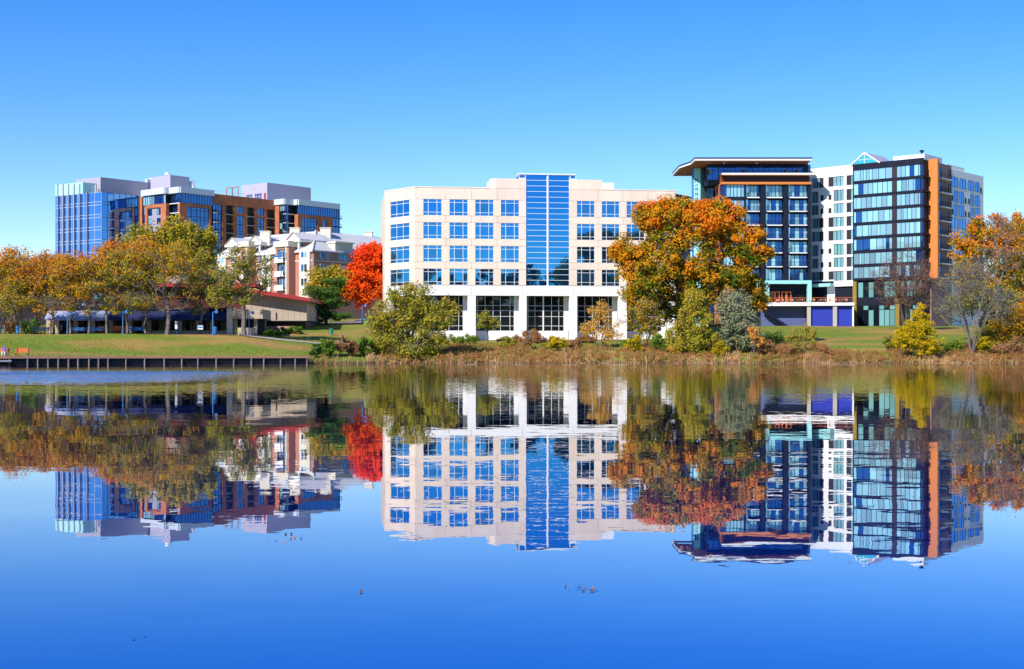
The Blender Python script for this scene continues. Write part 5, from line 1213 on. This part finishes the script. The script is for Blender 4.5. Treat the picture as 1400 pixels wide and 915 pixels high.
# conifer, mixed trees and the red maple between hall and office
b = G(446, 240); tree('pine_tree', 'dark green layered pine beside the hall and road', b, L_(b, [(440, 400, 22, 10, 1), (448, 415, 30, 10, 1.2), (446, 430, 30, 9, 1.1), (458, 388, 14, 9, .6), (432, 424, 20, 8, .6)]), 'leaf_pine', nc=90, per=110, leaf=.3, rc=1.1, fork=.3, tr=.3, flat=.35, slim=.22, twigs=2, tb=.5, bark='barkdark')
b = G(452, 262); tree('mixed_tree', 'brown and yellow green tree behind the pine and red maple', b, L_(b, [(446, 376, 26, 16, 1), (462, 384, 26, 20, 1), (440, 398, 22, 16, .7), (470, 400, 22, 18, .7)]), 'leaf_yellowgreen', nc=100, per=75, leaf=.27, rc=1.4, fork=.3, tr=.3, twigs=4, tb=.42, tc=.3, grad=.3)
b = G(505, 262); tree('red_maple', 'vivid red and orange maple behind the left end of the office', b, L_(b, [(505, 362, 26, 28, 1.4), (495, 392, 24, 26, 1.2), (518, 385, 22, 34, 1.0), (486, 376, 14, 14, .6), (505, 342, 18, 12, .6)]), 'leaf_red', nc=150, per=95, leaf=.3, rc=1.35, fork=.3, tr=.35, twigs=2, tb=.45, tc=.3, grad=.35, bark='barkdark')
b = G(560, 199); tree('willow_tree', 'wide spreading yellow green tree overhanging the bank at the office corner', b,
     L_(b, [(545, 430, 34, 30, 1.4), (575, 425, 36, 26, 1.2), (602, 428, 30, 20, .9), (522, 445, 20, 22, .7), (560, 400, 36, 16, .8), (535, 462, 34, 20, 1.0), (580, 460, 34, 18, .9), (560, 478, 44, 9, .6)]), 'leaf_willow', nc=240, per=75, leaf=.19, rc=1.15, fork=.22, tr=.38, stems=3, twigs=7, tb=.6, tc=.2, grad=.22, droop=.5, spread=.2, leafless=.06)
b = G(667, 222); tree('small_tree', 'little round olive tree before the white ground floor wall', b, L_(b, [(660, 440, 12, 11, 1), (672, 443, 12, 11, 1), (665, 432, 9, 6, .5)]), 'leaf_olive', nc=42, per=55, leaf=.15, rc=.6, fork=.35, tr=.12, twigs=6, tb=.5)
b = G(822, 214); tree('golden_sapling', 'sparse golden yellow young tree before the white office base', b, L_(b, [(812, 445, 18, 20, 1), (832, 440, 18, 22, 1), (820, 425, 16, 12, .8), (836, 458, 16, 10, .6), (803, 455, 10, 10, .4)]), 'leaf_gold', nc=95, per=30, leaf=.13, rc=.8, fork=.25, tr=.10, stems=3, twigs=8, tb=.5, bark='barkgrey', spread=.12)
# the great orange maple
b = G(945, 216); tree('great_maple', 'huge orange and green maple standing between office and hotel', b,
     L_(b, [(915, 312, 44, 38, 1.4, -1), (960, 322, 40, 40, 1.4, -2), (985, 300, 34, 26, 1.0), (1018, 340, 34, 32, 1.3, -1), (868, 352, 30, 32, 1.0), (900, 372, 48, 36, 1.4, -3), (960, 385, 46, 34, 1.3, -3), (1010, 385, 40, 26, 1.0, -1),
           (1030, 408, 26, 16, .8), (850, 345, 14, 12, .4), (880, 405, 34, 20, .7), (890, 298, 26, 20, 1.0), (925, 288, 28, 14, .8), (955, 287, 26, 13, .8), (930, 420, 40, 20, .7)]), 'leaf_maple', nc=780, per=95, leaf=.24, rc=1.25, fork=.2, tr=.7, twigs=2, tb=.40, tc=.27, grad=.40, bark='barkdark', hollow=.4)
b = G(880, 207); tree('brown_thicket_tree', 'half bare brown tree with thin pale stems under the great maple', b, L_(b, [(872, 425, 18, 22, 1), (892, 435, 18, 22, 1), (880, 450, 24, 14, .7)]), 'leaf_rust', nc=90, per=34, leaf=.16, rc=.8, fork=.3, tr=.1, stems=4, twigs=9, tb=.33, tc=.3, bark='barkgrey', spread=.12)
b = G(948, 203); tree('yellowgreen_tree', 'upright yellow green tree on the bank in front of the maple', b, L_(b, [(950, 415, 16, 20, 1), (948, 440, 30, 22, 1.4), (938, 462, 28, 18, 1.1), (965, 465, 24, 18, 1)]), 'leaf_willow', nc=150, per=75, leaf=.17, rc=.85, fork=.2, tr=.2, stems=2, twigs=5, tb=.68, tc=.16, spread=.08)
b = G(1003, 205); tree('greygreen_tree', 'dense grey green leafed tree on the bank beside the yellow green one', b, L_(b, [(1003, 418, 24, 22, 1.2), (1005, 445, 34, 24, 1.5), (990, 465, 28, 18, 1.0), (1020, 462, 20, 18, 1)]), 'leaf_greygreen', nc=170, per=85, leaf=.17, rc=.9, fork=.2, tr=.2, stems=2, twigs=3, tb=.5, tc=.2, spread=.08)
b = G(1031, 201); tree('orange_sapling', 'thin sapling with a tuft of orange leaves on the bank', b, L_(b, [(1030, 455, 9, 9, 1), (1034, 465, 9, 9, .6)]), 'leaf_gold', nc=24, per=26, leaf=.14, rc=.5, fork=.4, tr=.07, stems=2, twigs=5, tb=.92, bark='bark', spread=.06)
# right hand side
b = G(1238, 262); tree('bare_multistem_tree', 'bare reddish brown multi stemmed tree before the glass front', b, L_(b, [(1215, 385, 26, 30, 1), (1245, 375, 28, 34, 1.1), (1262, 395, 22, 28, .9), (1230, 405, 30, 18, .8)]), 'leaf_brown', nc=170, per=5, leaf=.16, rc=1.5, fork=.55, tr=.15, stems=9, twigs=12, tb=.8, bark='bark', spread=.12, min_r=.026, tw_len=1.5)
b = G(1328, 202); tree('bare_grey_tree', 'bare grey tree with fan of slanting trunks near the lake edge', b, L_(b, [(1310, 400, 26, 36, 1), (1345, 405, 28, 38, 1.1), (1328, 380, 22, 24, .8), (1368, 420, 22, 26, .7), (1298, 425, 16, 22, .5)]), 'leaf_olive', nc=190, per=6, leaf=.14, rc=1.2, fork=.62, tr=.13, stems=9, twigs=11, tb=.7, bark='barkgrey', spread=.24, min_r=.02, tw_len=1.5)
b = G(1345, 232); tree('autumn_tree', 'tall orange and green tree rising right of the white wing', b, L_(b, [(1325, 340, 24, 30, 1.1), (1350, 322, 30, 28, 1.2), (1330, 378, 28, 26, 1.1), (1365, 365, 30, 34, 1.1), (1385, 330, 26, 30, .9), (1345, 405, 34, 22, .8)]), 'leaf_maple', nc=240, per=70, leaf=.24, rc=1.2, fork=.28, tr=.4, twigs=4, tb=.42, tc=.25, grad=.3, leafless=.08)
b = G(1400, 240); tree('autumn_tree', 'orange topped tree at the end of the right hand thicket', b, L_(b, [(1395, 318, 26, 26, 1.1), (1415, 340, 36, 40, 1.2), (1390, 375, 28, 40, 1.1), (1430, 380, 30, 40, 1)]), 'leaf_rust', nc=200, per=70, leaf=.24, rc=1.25, fork=.28, tr=.4, twigs=4, tb=.6, tc=.25, grad=.3)
b = G(1362, 222); tree('bare_grey_tree', 'leafless pale tree with high forked limbs before the orange and green crown', b, L_(b, [(1368, 310, 20, 26, 1), (1382, 345, 22, 30, 1), (1350, 350, 16, 24, .6)]), 'leaf_olive', nc=80, per=4, leaf=.14, rc=1.1, fork=.42, tr=.2, stems=1, twigs=9, tb=.6, bark='barkgrey', min_r=.022, tw_len=1.5)
for px, D, cy, hw, hh, pal, tb, lab in ((1385, 206, 440, 26, 34, 'leaf_rust', .5, 'rusty undergrowth tree near the lake edge thicket'), (1408, 206, 425, 26, 40, 'leaf_rust', .75, 'orange brown thicket tree beyond the bare grey trunks'), (1360, 214, 450, 30, 20, 'leaf_yellowgreen', .4, 'low green thicket tree behind the bare grey trunks'), (1328, 228, 405, 26, 30, 'leaf_yellowgreen', .35, 'green thicket tree at the end of the white wing'), (1378, 224, 395, 30, 40, 'leaf_rust', .35, 'dark olive thicket tree filling under the orange crowns'), (1440, 212, 420, 34, 50, 'leaf_rust', .55, 'outermost rusty tree of the right hand thicket')):
    b = G(px, D); tree('thicket_tree', lab, b, L_(b, [(px - hw*.4, cy + 8, hw*.7, hh*.7, 1), (px + hw*.4, cy, hw*.7, hh*.8, 1)]), pal, nc=70, per=45, leaf=.19, rc=1.0, fork=.25, tr=.14, stems=3, twigs=7, tb=tb, tc=.25, bark='bark', spread=.1)
b = G(1253, 200); tree('yellow_bush', 'bright yellow cone shaped bush on the lake edge', b, L_(b, [(1258, 432, 10, 16, .7), (1256, 450, 22, 16, 1.2), (1252, 470, 34, 15, 1.6), (1235, 460, 12, 14, .5), (1273, 468, 16, 16, .7)]), 'leaf_yellow', nc=170, per=85, leaf=.14, rc=.62, fork=.2, tr=.1, stems=4, twigs=2, tb=.5, tc=.18, cat='bush', spread=.06, hollow=.5)

# shrubs on the bank: each its own plant
def shrub(px, D, w, h, pal, tb, lab, per=60, nc=26, leaf=.15, twigs=4, grp=None, name='shrub'):
    b = G(px, D); k = D / F; W, Hh = w * k / 2, h * k
    lob = [(0, 0, Hh * .5, W * .8, W * .7, Hh * .42, 1.2), (-W * .4, 0, Hh * .38, W * .55, W * .5, Hh * .32, .6), (W * .45, 0, Hh * .42, W * .5, W * .5, Hh * .34, .6)]
    return tree(name, lab, b, lob, pal, nc=nc, per=per, leaf=leaf, rc=max(.22, min(W, Hh) * .33), fork=.18, tr=.05, stems=4, twigs=twigs, tb=tb, tc=.2, cat='bush', group=grp, spread=.1, min_r=.012, sink=.1)
for a in (
 (432, 188, 18, 22, 'leaf_pine', .5, 'dark green shrub at the end of the lake wall'), (448, 191, 26, 26, 'leaf_green', .45, 'green shrub second along from the lake wall end'),
 (466, 193, 26, 30, 'leaf_brown', .55, 'russet shrub in front of the blue parasol'), (481, 194, 22, 24, 'leaf_brown', .4, 'brown shrub just right of the blue parasol'),
 (497, 196, 28, 28, 'leaf_green', .4, 'rounded green shrub left of the willow trunks'), (515, 197.5, 22, 20, 'leaf_olive', .45, 'olive shrub crouching under the willow left side'),
 (612, 226, 46, 12, 'leaf_green', .5, 'long low green hedge below the first shopfront'), (640, 222, 34, 13, 'leaf_green', .6, 'low bright green hedge by the white pier'),
 (694, 212, 26, 16, 'leaf_olive', .6, 'olive shrub in front of the second shopfront'), (724, 210, 30, 36, 'leaf_brown', .62, 'tall russet shrub before the white pier at glass centre'),
 (700, 226, 50, 10, 'leaf_brown', .35, 'long dark russet hedge along the planting bed'), (745, 226, 44, 10, 'leaf_brown', .4, 'russet hedge under the glass centre'),
 (762, 207, 32, 22, 'leaf_yellow', .35, 'yellow green rounded shrub below the glass centre'), (785, 209, 22, 18, 'leaf_brown', .6, 'tawny shrub beside the golden sapling'),
 (800, 224, 30, 12, 'leaf_brown', .35, 'dark russet hedge behind the golden sapling'), (858, 212, 20, 16, 'leaf_green', .5, 'green shrub at the office right corner'),
 (868, 205, 26, 26, 'leaf_yellow', .4, 'lime yellow shrub below the brown thicket tree'), (900, 205, 26, 28, 'leaf_green', .45, 'green shrub between the thicket and yellow green tree'),
 (925, 203, 24, 20, 'leaf_gold', .4, 'golden shrub at the foot of the yellow green tree'), (985, 201, 26, 22, 'leaf_yellow', .32, 'lime shrub between yellow green and grey green trees'),
 (1058, 214, 36, 26, 'leaf_pine', .75, 'deep green shrub below the terrace stair'), (1045, 203, 26, 22, 'leaf_brown', .5, 'brown shrub beside the orange sapling'),
 (1098, 203, 44, 48, 'leaf_olive', .62, 'big twiggy grey brown shrub below the terrace'), (1075, 201, 30, 22, 'leaf_brown', .7, 'tan shrub left of the twiggy grey brown shrub'),
 (1128, 201, 30, 18, 'leaf_brown', .6, 'low russet shrub right of the twiggy grey brown shrub'), (1218, 206, 24, 24, 'leaf_olive', .4, 'small olive shrub leaning on the yellow bush'),
 (1300, 204, 34, 24, 'leaf_green', .5, 'green shrub between yellow bush and bare grey tree'), (1345, 203, 34, 26, 'leaf_yellow', .3, 'lime green shrub right of the bare grey tree'),
 (1372, 201, 30, 24, 'leaf_brown', .6, 'russet shrub in the lake edge thicket'), (1395, 201, 36, 30, 'leaf_brown', .45, 'dark brown shrub at the end of the right bank'),
 (12, 216, 40, 26, 'leaf_brown', .3, 'dark russet shrub behind the first promenade trunks'), (42, 217, 40, 24, 'leaf_pine', .5, 'dark evergreen shrub behind the blue bench and yellow tree'), (68, 215, 24, 20, 'leaf_olive', .5, 'olive shrub at the awnings end'), (328, 207, 14, 14, 'leaf_green', .5, 'green shrub beside the kiosk counter'), (398, 219, 44, 11, 'leaf_green', .45, 'low green shrub bed below the hall undercroft'), (375, 212, 36, 8, 'leaf_green', .4, 'flat green shrub on the lawn bank below the hall')):
    shrub(*a)
# far tree line behind the buildings, and the wooded near shore that the windows mirror
def wood(name, spots, label, pal='leaf_wood', per=60, leaf=.8):
    R = np.random.default_rng(5); C = []; r = []
    for x, y, z, h, w in spots:
        for _ in range(14):
            d = R.normal(size=3); d /= np.linalg.norm(d); q = R.random() ** .5; C.append((x + d[0]*w*q, y + d[1]*w*q, z + h*.58 + d[2]*h*.4*q)); r.append(w * .38)
    V, t = leaves_from(np.array(C), np.array(r), per, leaf, R, tb=.4)
    trunks = tubes([(np.array((x, y, z - 1.)), np.array((x, y, z + h*.6)), .5, .2) for x, y, z, h, w in spots])
    V = np.concatenate([V, trunks]); t = np.concatenate([t, np.zeros(len(trunks))])
    return tag(quads(name, V, pal, t), label, 'wood', kind='stuff')
R_ = np.random.default_rng(3)
wood('near_shore_wood', [(x + R_.uniform(-5, 5), -72 - R_.uniform(0, 40), 18.5, R_.uniform(13, 27), R_.uniform(5, 8)) for x in np.arange(-260, 330, 7)], 'dark woodland on the near shore mirrored in the office windows')

wood('far_wood', [(X(p, D), D, zg(p, D), R_.uniform(9, 15), R_.uniform(4, 6)) for p in np.arange(-300, 1750, 14) for D in (R_.uniform(345, 385) if not 60 < p < 500 else R_.uniform(530, 560),)], 'band of autumn trees far behind the buildings', 'leaf_rust', 40, .5)
wood('far_undergrowth', [(X(p, D), D, zg(p, D) - 1.5, R_.uniform(5, 8), R_.uniform(4, 5)) for p in list(np.arange(-300, 70, 12)) + list(np.arange(1270, 1750, 10)) for D in (R_.uniform(325, 345),)], 'dense dark undergrowth behind the end thickets', 'leaf_wood', 40, .45)
# dry grass and reeds along the water's edge
def reeds():
    R = np.random.default_rng(21); N = 26000; px = R.uniform(428, 1440, N); sh = np.array([shore(p) for p in np.arange(428, 1442, 2.0)]); s = np.interp(px, np.arange(428, 1442, 2.0), sh)
    back = R.random(N) ** 1.7 * 9.0; D = s - .35 + back
    dens = np.clip(.55 + .5 * np.sin(px * .055) * np.sin(px * .021 + 1) + .2 * np.sin(px * .19), .12, 1); keep = R.random(N) < dens * np.where(px < 500, .5, 1); px, D, back = px[keep], D[keep], back[keep]; n = len(px)
    z = np.array([zg(a, d) for a, d in zip(px, D)]); x = (px - CX) / F * D
    tall = (.45 + .55 * np.clip(np.sin(px * .031 + 2) * np.sin(px * .083), 0, 1) + .25 * np.sin(px*.4)) * np.where(back < 3, 1, .75)
    h = np.clip(tall, .25, 1.1) * R.uniform(.35, 1.1, n); w = R.uniform(.03, .075, n); a = R.uniform(0, math.pi, n); lean = R.normal(size=(n, 2)) * .28 * h[:, None]
    base = np.stack([x, D, np.maximum(z, -.05) - .05], 1); dx = np.stack([np.cos(a) * w, np.sin(a) * w, np.zeros(n)], 1); top = base + np.stack([lean[:, 0], lean[:, 1], h], 1)
    V = np.stack([base - dx, base + dx, top + dx * .45, top - dx * .45], 1)
    t = .5 + .25 * np.sin(px * .04) + R.normal(size=n) * .2
    tag(quads('reeds', V, 'leaf_dry', t), 'dry tan and rust reeds and grass along the water edge', 'reeds', kind='stuff')
reeds()
def brush():
    """tangled low autumn brush covering the bank between shore and lawn"""
    R = np.random.default_rng(31); C = []; q = []; T0 = []
    for _ in range(3800):
        px = R.uniform(505, 1430); d0 = R.random() ** 1.2 * (19 if not 1120 < px < 1215 else 6); D = shore(px) + .2 + d0; patch = math.sin(px * .05 + 1) * math.sin(px * .023) + .35 * math.sin(px * .17)
        if R.random() > .66 + .5 * patch - .012 * d0: continue
        h = R.uniform(.25, .75) * (1.2 + .5 * patch); C.append((X(px, D), D, zg(px, D) + h * .45)); q.append(h * .8); T0.append(.5 + .35 * math.sin(px * .09 + D) + R.normal() * .12)
    C = np.array(C); V, t = leaves_from(C, np.array(q), 42, .13, R, flat=.75, slim=.3, tb=.5, tc=.35, grad=0)
    tag(quads('bank_brush', V, 'leaf_brush', t), 'tangled rust and tan brush covering the bank', 'brush', kind='stuff')
brush()
def meadow():
    """short uneven grass tussocks and fallen leaves over the lawns"""
    R = np.random.default_rng(22); N = 12000; px = R.uniform(-20, 1420, N); t = R.random(N)
    lo = np.array([shore(p) for p in np.arange(-20, 1422, 4.0)]); D = np.interp(px, np.arange(-20, 1422, 4.0), lo) + 2 + t * np.where(px < 500, 30, np.where(px > 1050, 80, 34))
    z = np.array([zg(a, d) for a, d in zip(px, D)]); ok = ~((px > 560) & (px < 930) & (D > 234)); px, D, z = px[ok], D[ok], z[ok]; n = len(px); x = (px - CX) / F * D
    h = R.uniform(.05, .13, n); a = R.uniform(0, math.pi, n); w = R.uniform(.04, .10, n); b = np.stack([x, D, z - .02], 1); dx = np.stack([np.cos(a)*w, np.sin(a)*w, np.zeros(n)], 1); tp = b + np.stack([R.normal(size=n)*.08, R.normal(size=n)*.08, h], 1)
    V = np.stack([b - dx, b + dx, tp + dx*.4, tp - dx*.4], 1)
    tag(quads('grass', V, 'leaf_willow', .6 + .25 * np.sin(x * .13 + D * .07) + R.normal(size=n) * .2), 'uneven grass tufts on the lawns', 'grass', kind='stuff')
meadow()
def floating_leaves():
    R = np.random.default_rng(9); C = []
    for px, py, n, s in ((800, 806, 22, .05), (400, 738, 30, .12), (945, 755, 12, .08), (1150, 770, 5, .2), (190, 872, 2, .02), (495, 808, 2, .02), (1250, 720, 4, .2)):
        D = HC * F / (py - HY)
        for _ in range(n): C.append((X(px, D) + R.normal() * s, D + R.normal() * s * 1.2, .006))
    C = np.array(C); n = len(C); a = R.uniform(0, 6.28, n); l = R.uniform(.004, .010, n); u = np.stack([np.cos(a)*l, np.sin(a)*l, np.zeros(n)], 1); v = np.stack([-np.sin(a)*l*.6, np.cos(a)*l*.6, R.uniform(.0, .01, n)], 1)
    tag(quads('floating_leaves', np.stack([C - u, C - v, C + u, C + v], 1), 'leaf_brown', R.random(n)), 'few fallen leaves floating on the lake', 'leaves', kind='stuff')
floating_leaves()

# ------------------------------------------------------------------ street furniture and people
def lamp(px, D, h, lab):
    b = G(px, D, .1); x, y, z = b; T = thing('lamp_post', lab, 'lamp', b, 'blue lamp posts')
    build('post', MB().bar((x, y, z), (x, y, z + h - .5), .09, .07, 8).bar((x, y, z), (x, y, z + .3), .17, .12, 8), 'bluepaint', T)
    build('bracket', MB().bar((x, y, z + h - .55), (x + .55, y, z + h - .3), .05), 'bluepaint', T)
    build('lamp_head', MB().bar((x + .55, y, z + h - .65), (x + .55, y, z + h - .2), .26, .12, 10), 'bluepaint', T)
for a in ((92, 200.5, 3.4, 'blue lamp post at the third awning beside an orange tree'), (168, 200.5, 3.6, 'blue lamp post next to the seated visitor bench'), (291, 201, 3.8, 'blue lamp post beside the kiosk wall and banners'),
          (340.5, 203.5, 3.8, 'blue lamp post beside the ivy trunked tree and stair'), (428.5, 236, 3.6, 'blue lamp post at the hall end by the road'), (495.5, 247, 3.6, 'blue lamp post under the red maple')): lamp(*a)
def bench(px, D, lab, m, back=True, w=1.6, dz=.1, grp=None, seatz=.45):
    b = G(px, D, dz); x, y, z = b; T = thing('bench', lab, 'bench', b, grp)
    for k in range(3): build('seat_slat', MB().box(x-w/2, x+w/2, y-.28+k*.19, y-.12+k*.19, z+seatz-.05, z+seatz), m, T)
    if back:
        for k in range(3): build('back_slat', MB().box(x-w/2, x+w/2, y+.3+k*.03, y+.34+k*.03, z+seatz+.08+k*.15, z+seatz+.2+k*.15), m, T)
    for s in (-w/2+.15, w/2-.2): build('leg', MB().box(x+s, x+s+.06, y-.25, y-.19, z-.12, z+seatz-.055).box(x+s, x+s+.06, y+.26, y+.32, z-.12, z+seatz+.5 if back else z+seatz-.055), 'charcoal', T)
    return T
bench(30, 163, 'empty orange bench facing away on the lake wall', 'orangepaint', w=1.7, dz=.2); bench(2.5, 162.6, 'orange bench with a person seated at its end', 'orangepaint', w=1.6, dz=.2)
for px, lab in ((56, 'blue bench behind the rust orange tree'), (106, 'blue bench under the third awning'), (130, 'blue bench beside the orange screens'), (184, 'blue bench with a seated visitor')): bench(px, 204.5, lab, 'bluepaint', w=2.4)
def bin_(px, D, lab, m='bluepaint', h=1.0):
    b = G(px, D, .1); x, y, z = b; T = thing('litter_bin', lab, 'bin', b)
    build('drum', MB().bar((x, y, z), (x, y, z + h), .27, .32, 12), m, T); build('lid', MB().bar((x, y, z + h), (x, y, z + h + .14), .34, .2, 12), m, T)
bin_(24.6, 203, 'blue litter bin beside the yellow crowned tree'); bin_(293.8, 202.5, 'blue litter bin beside the kiosk lamp post'); bin_(-1, 203, 'blue litter bin at the lawn end'); bin_(500, 236, 'green bin on the slope under the red maple', 'greenpaint', 1.1); bin_(453, 221, 'small green bin on the grass slope below the road', 'greenpaint', .8)
def info_sign():
    b = G(274, 200.8, .1); x, y, z = b; T = thing('information_sign', 'small blue and white sign panel on two legs by the kiosk', 'sign', b)
    for s in (-.3, .26): build('leg', MB().box(x+s, x+s+.05, y-.02, y+.03, z-.15, z+1.35), 'charcoal', T)
    build('panel', MB().box(x-.38, x+.38, y-.05, y-.021, z+.75, z+1.32), 'signwhite', T); build('blue_field', MB().box(x-.33, x+.33, y-.062, y-.052, z+.95, z+1.2), 'bluepaint', T)
info_sign()
def banner(px, lab):
    b = G(px, 203.5, .1); x, y, z = b; T = thing('banner_stand', lab, 'banner', b); build('pole', MB().bar((x, y, z - .1), (x, y, z + 1.9), .04), 'bluepaint', T); build('cloth', MB().box(x - .18, x + .18, y - .05, y - .042, z + .7, z + 1.85), 'signwhite', T)
banner(241, 'slim pale banner standing among the low tan walls')
def screens():
    s0 = None
    for px in (136.5, 139.5, 142.5, 155, 157.5, 160, 162.5, 165, 167.3, 169.6):
        b = G(px, 209, .1); x, y, z = b
        if s0 is None:
            s0 = thing('patio_chair', 'tall backed orange patio chair under the restaurant awning', 'chair', b, 'orange patio chairs')
            build('backrest', MB().box(x-.26, x+.26, y+.2, y+.26, z+.5, z+1.2), 'orangepaint', s0); build('seat', MB().box(x-.26, x+.26, y-.25, y+.25, z+.42, z+.48), 'orangepaint', s0)
            for a in (-.24, .19):
                for c in (-.22, .18): build('leg', MB().box(x+a, x+a+.05, y+c, y+c+.05, z, z+.42), 'orangepaint', s0)
        else: copy_tree(s0, b)
screens()
def parasol():
    b = G(467, 200); x, y, z = b; z1 = Zp(466.2, 200); T = thing('parasol', 'small blue parasol above the russet bank shrubs', 'parasol', b)
    build('pole', MB().bar((x, y, z - .1), (x, y, z1), .035), 'charcoal', T)
    mb = MB(); n = 8; i0 = 0
    ring = [(x + .78*math.cos(2*math.pi*k/n), y + .78*math.sin(2*math.pi*k/n), z1 - .38) for k in range(n)]
    for k in range(n): mb.poly([ring[k], ring[(k+1) % n], (x, y, z1 + .04)])
    build('canopy', mb, 'bluepaint', T)
parasol()
def planter():
    b = G(337, 205.5, .1); x, y, z = b; T = thing('stone_planter', 'round tan stone planter in front of the kiosk', 'planter', b)
    build('drum', MB().bar((x, y, z - .1), (x, y, z + 1.05), 1.2, 1.35, 20), 'theatre', T); build('soil', MB().bar((x, y, z + 1.0), (x, y, z + 1.08), 1.15, 1.1, 20), 'mulch', T)
planter()

def person(label, base, joints, edges, clothes, scale=1.0):
    """one continuous skinned body; joints: name -> (x, y, z, radius)"""
    T = thing('person', label, 'person', base)
    names = list(joints); me = bpy.data.meshes.new('body'); me.from_pydata([tuple(c * scale for c in joints[k][:3]) for k in names], [(names.index(a), names.index(b)) for a, b in edges], [])
    o = link('body', me, T); sk = o.modifiers.new('skin', 'SKIN'); sk.use_smooth_shade = True
    for v, k in zip(me.skin_vertices[0].data, names): r = joints[k][3] * scale; v.radius = (r, r * .85); v.use_root = k == 'pelvis'
    ss = o.modifiers.new('sub', 'SUBSURF'); ss.levels = 1; ss.render_levels = 1
    me.materials.append(MATS[clothes[0]])
    hp = Vector(joints['head'][:3]) * scale; mb = MB(); n, mrows = 10, 7
    def ball(c, rx, ry, rz, z0=-1.0):
        i = len(mb.v)
        for a in range(mrows + 1):
            ph = math.pi * a / mrows
            for k in range(n): t = 2*math.pi*k/n; mb.v.append((c[0] + rx*math.sin(ph)*math.cos(t), c[1] + ry*math.sin(ph)*math.sin(t), c[2] + max(rz*math.cos(ph), z0*rz)))
        for a in range(mrows):
            for k in range(n): mb.f.append((i+a*n+k, i+a*n+(k+1) % n, i+(a+1)*n+(k+1) % n, i+(a+1)*n+k))
    ball(hp + Vector((0, -.02, .02)), .075*scale, .09*scale, .115*scale); mb.v = [(x + base[0], y + base[1], z + base[2]) for x, y, z in mb.v]; build('head', mb, 'skin', T, smooth=True)
    mb.v, mb.f = [], []; ball(hp + Vector((0, .02, .05)), .085*scale, .09*scale, .105*scale, -.3); mb.v = [(x + base[0], y + base[1], z + base[2]) for x, y, z in mb.v]; build('hair', mb, 'barkdark', T, smooth=True)
    for s in (-1, 1):
        hd = Vector(joints['hand_l' if s < 0 else 'hand_r'][:3]) * scale; mb.v, mb.f = [], []; ball(hd, .04*scale, .04*scale, .055*scale); mb.v = [(x + base[0], y + base[1], z + base[2]) for x, y, z in mb.v]; build('hand', mb, 'skin', T, smooth=True)
    leg = MB()
    for s in ('l', 'r'):
        for a, b_ in (('hip_', 'knee_'), ('knee_', 'foot_')):
            p, q = [Vector(joints[k + s][:3]) * scale + Vector(base) for k in (a, b_)]; leg.bar(p, q, joints[a + s][3] * scale * 1.05, joints[b_ + s][3] * scale * 1.15, 8)
    build('trousers', leg, clothes[1], T, smooth=True)
    return T
sit = {'pelvis': (0, 0, .5, .15), 'chest': (.0, -.06, .92, .16), 'neck': (0, -.10, 1.1, .06), 'head': (0, -.12, 1.24, .07), 'hip_l': (-.1, -.05, .5, .09), 'hip_r': (.1, -.05, .5, .09), 'knee_l': (-.14, -.48, .52, .065), 'knee_r': (.16, -.48, .52, .065),
       'foot_l': (-.14, -.5, .06, .05), 'foot_r': (.2, -.55, .06, .05), 'sh_l': (-.2, -.07, 1.0, .07), 'sh_r': (.2, -.07, 1.0, .07), 'el_l': (-.27, -.2, .76, .05), 'el_r': (.27, -.2, .76, .05), 'hand_l': (-.15, -.42, .64, .035), 'hand_r': (.15, -.42, .64, .035)}
ed = [('pelvis', 'chest'), ('chest', 'neck'), ('neck', 'head'), ('pelvis', 'hip_l'), ('pelvis', 'hip_r'), ('hip_l', 'knee_l'), ('hip_r', 'knee_r'), ('knee_l', 'foot_l'), ('knee_r', 'foot_r'), ('chest', 'sh_l'), ('chest', 'sh_r'), ('sh_l', 'el_l'), ('sh_r', 'el_r'), ('el_l', 'hand_l'), ('el_r', 'hand_r')]
b = G(6.5, 162.5, .15); person('person in purple top and pale trousers sitting on orange bench by the lake', b, sit, ed, ('purplecloth', 'whitecloth'))
b = G(178, 204.4, .1); person('person in pale blue sitting on a bench by the restaurant', b, sit, ed, ('bluecloth', 'whitecloth'))
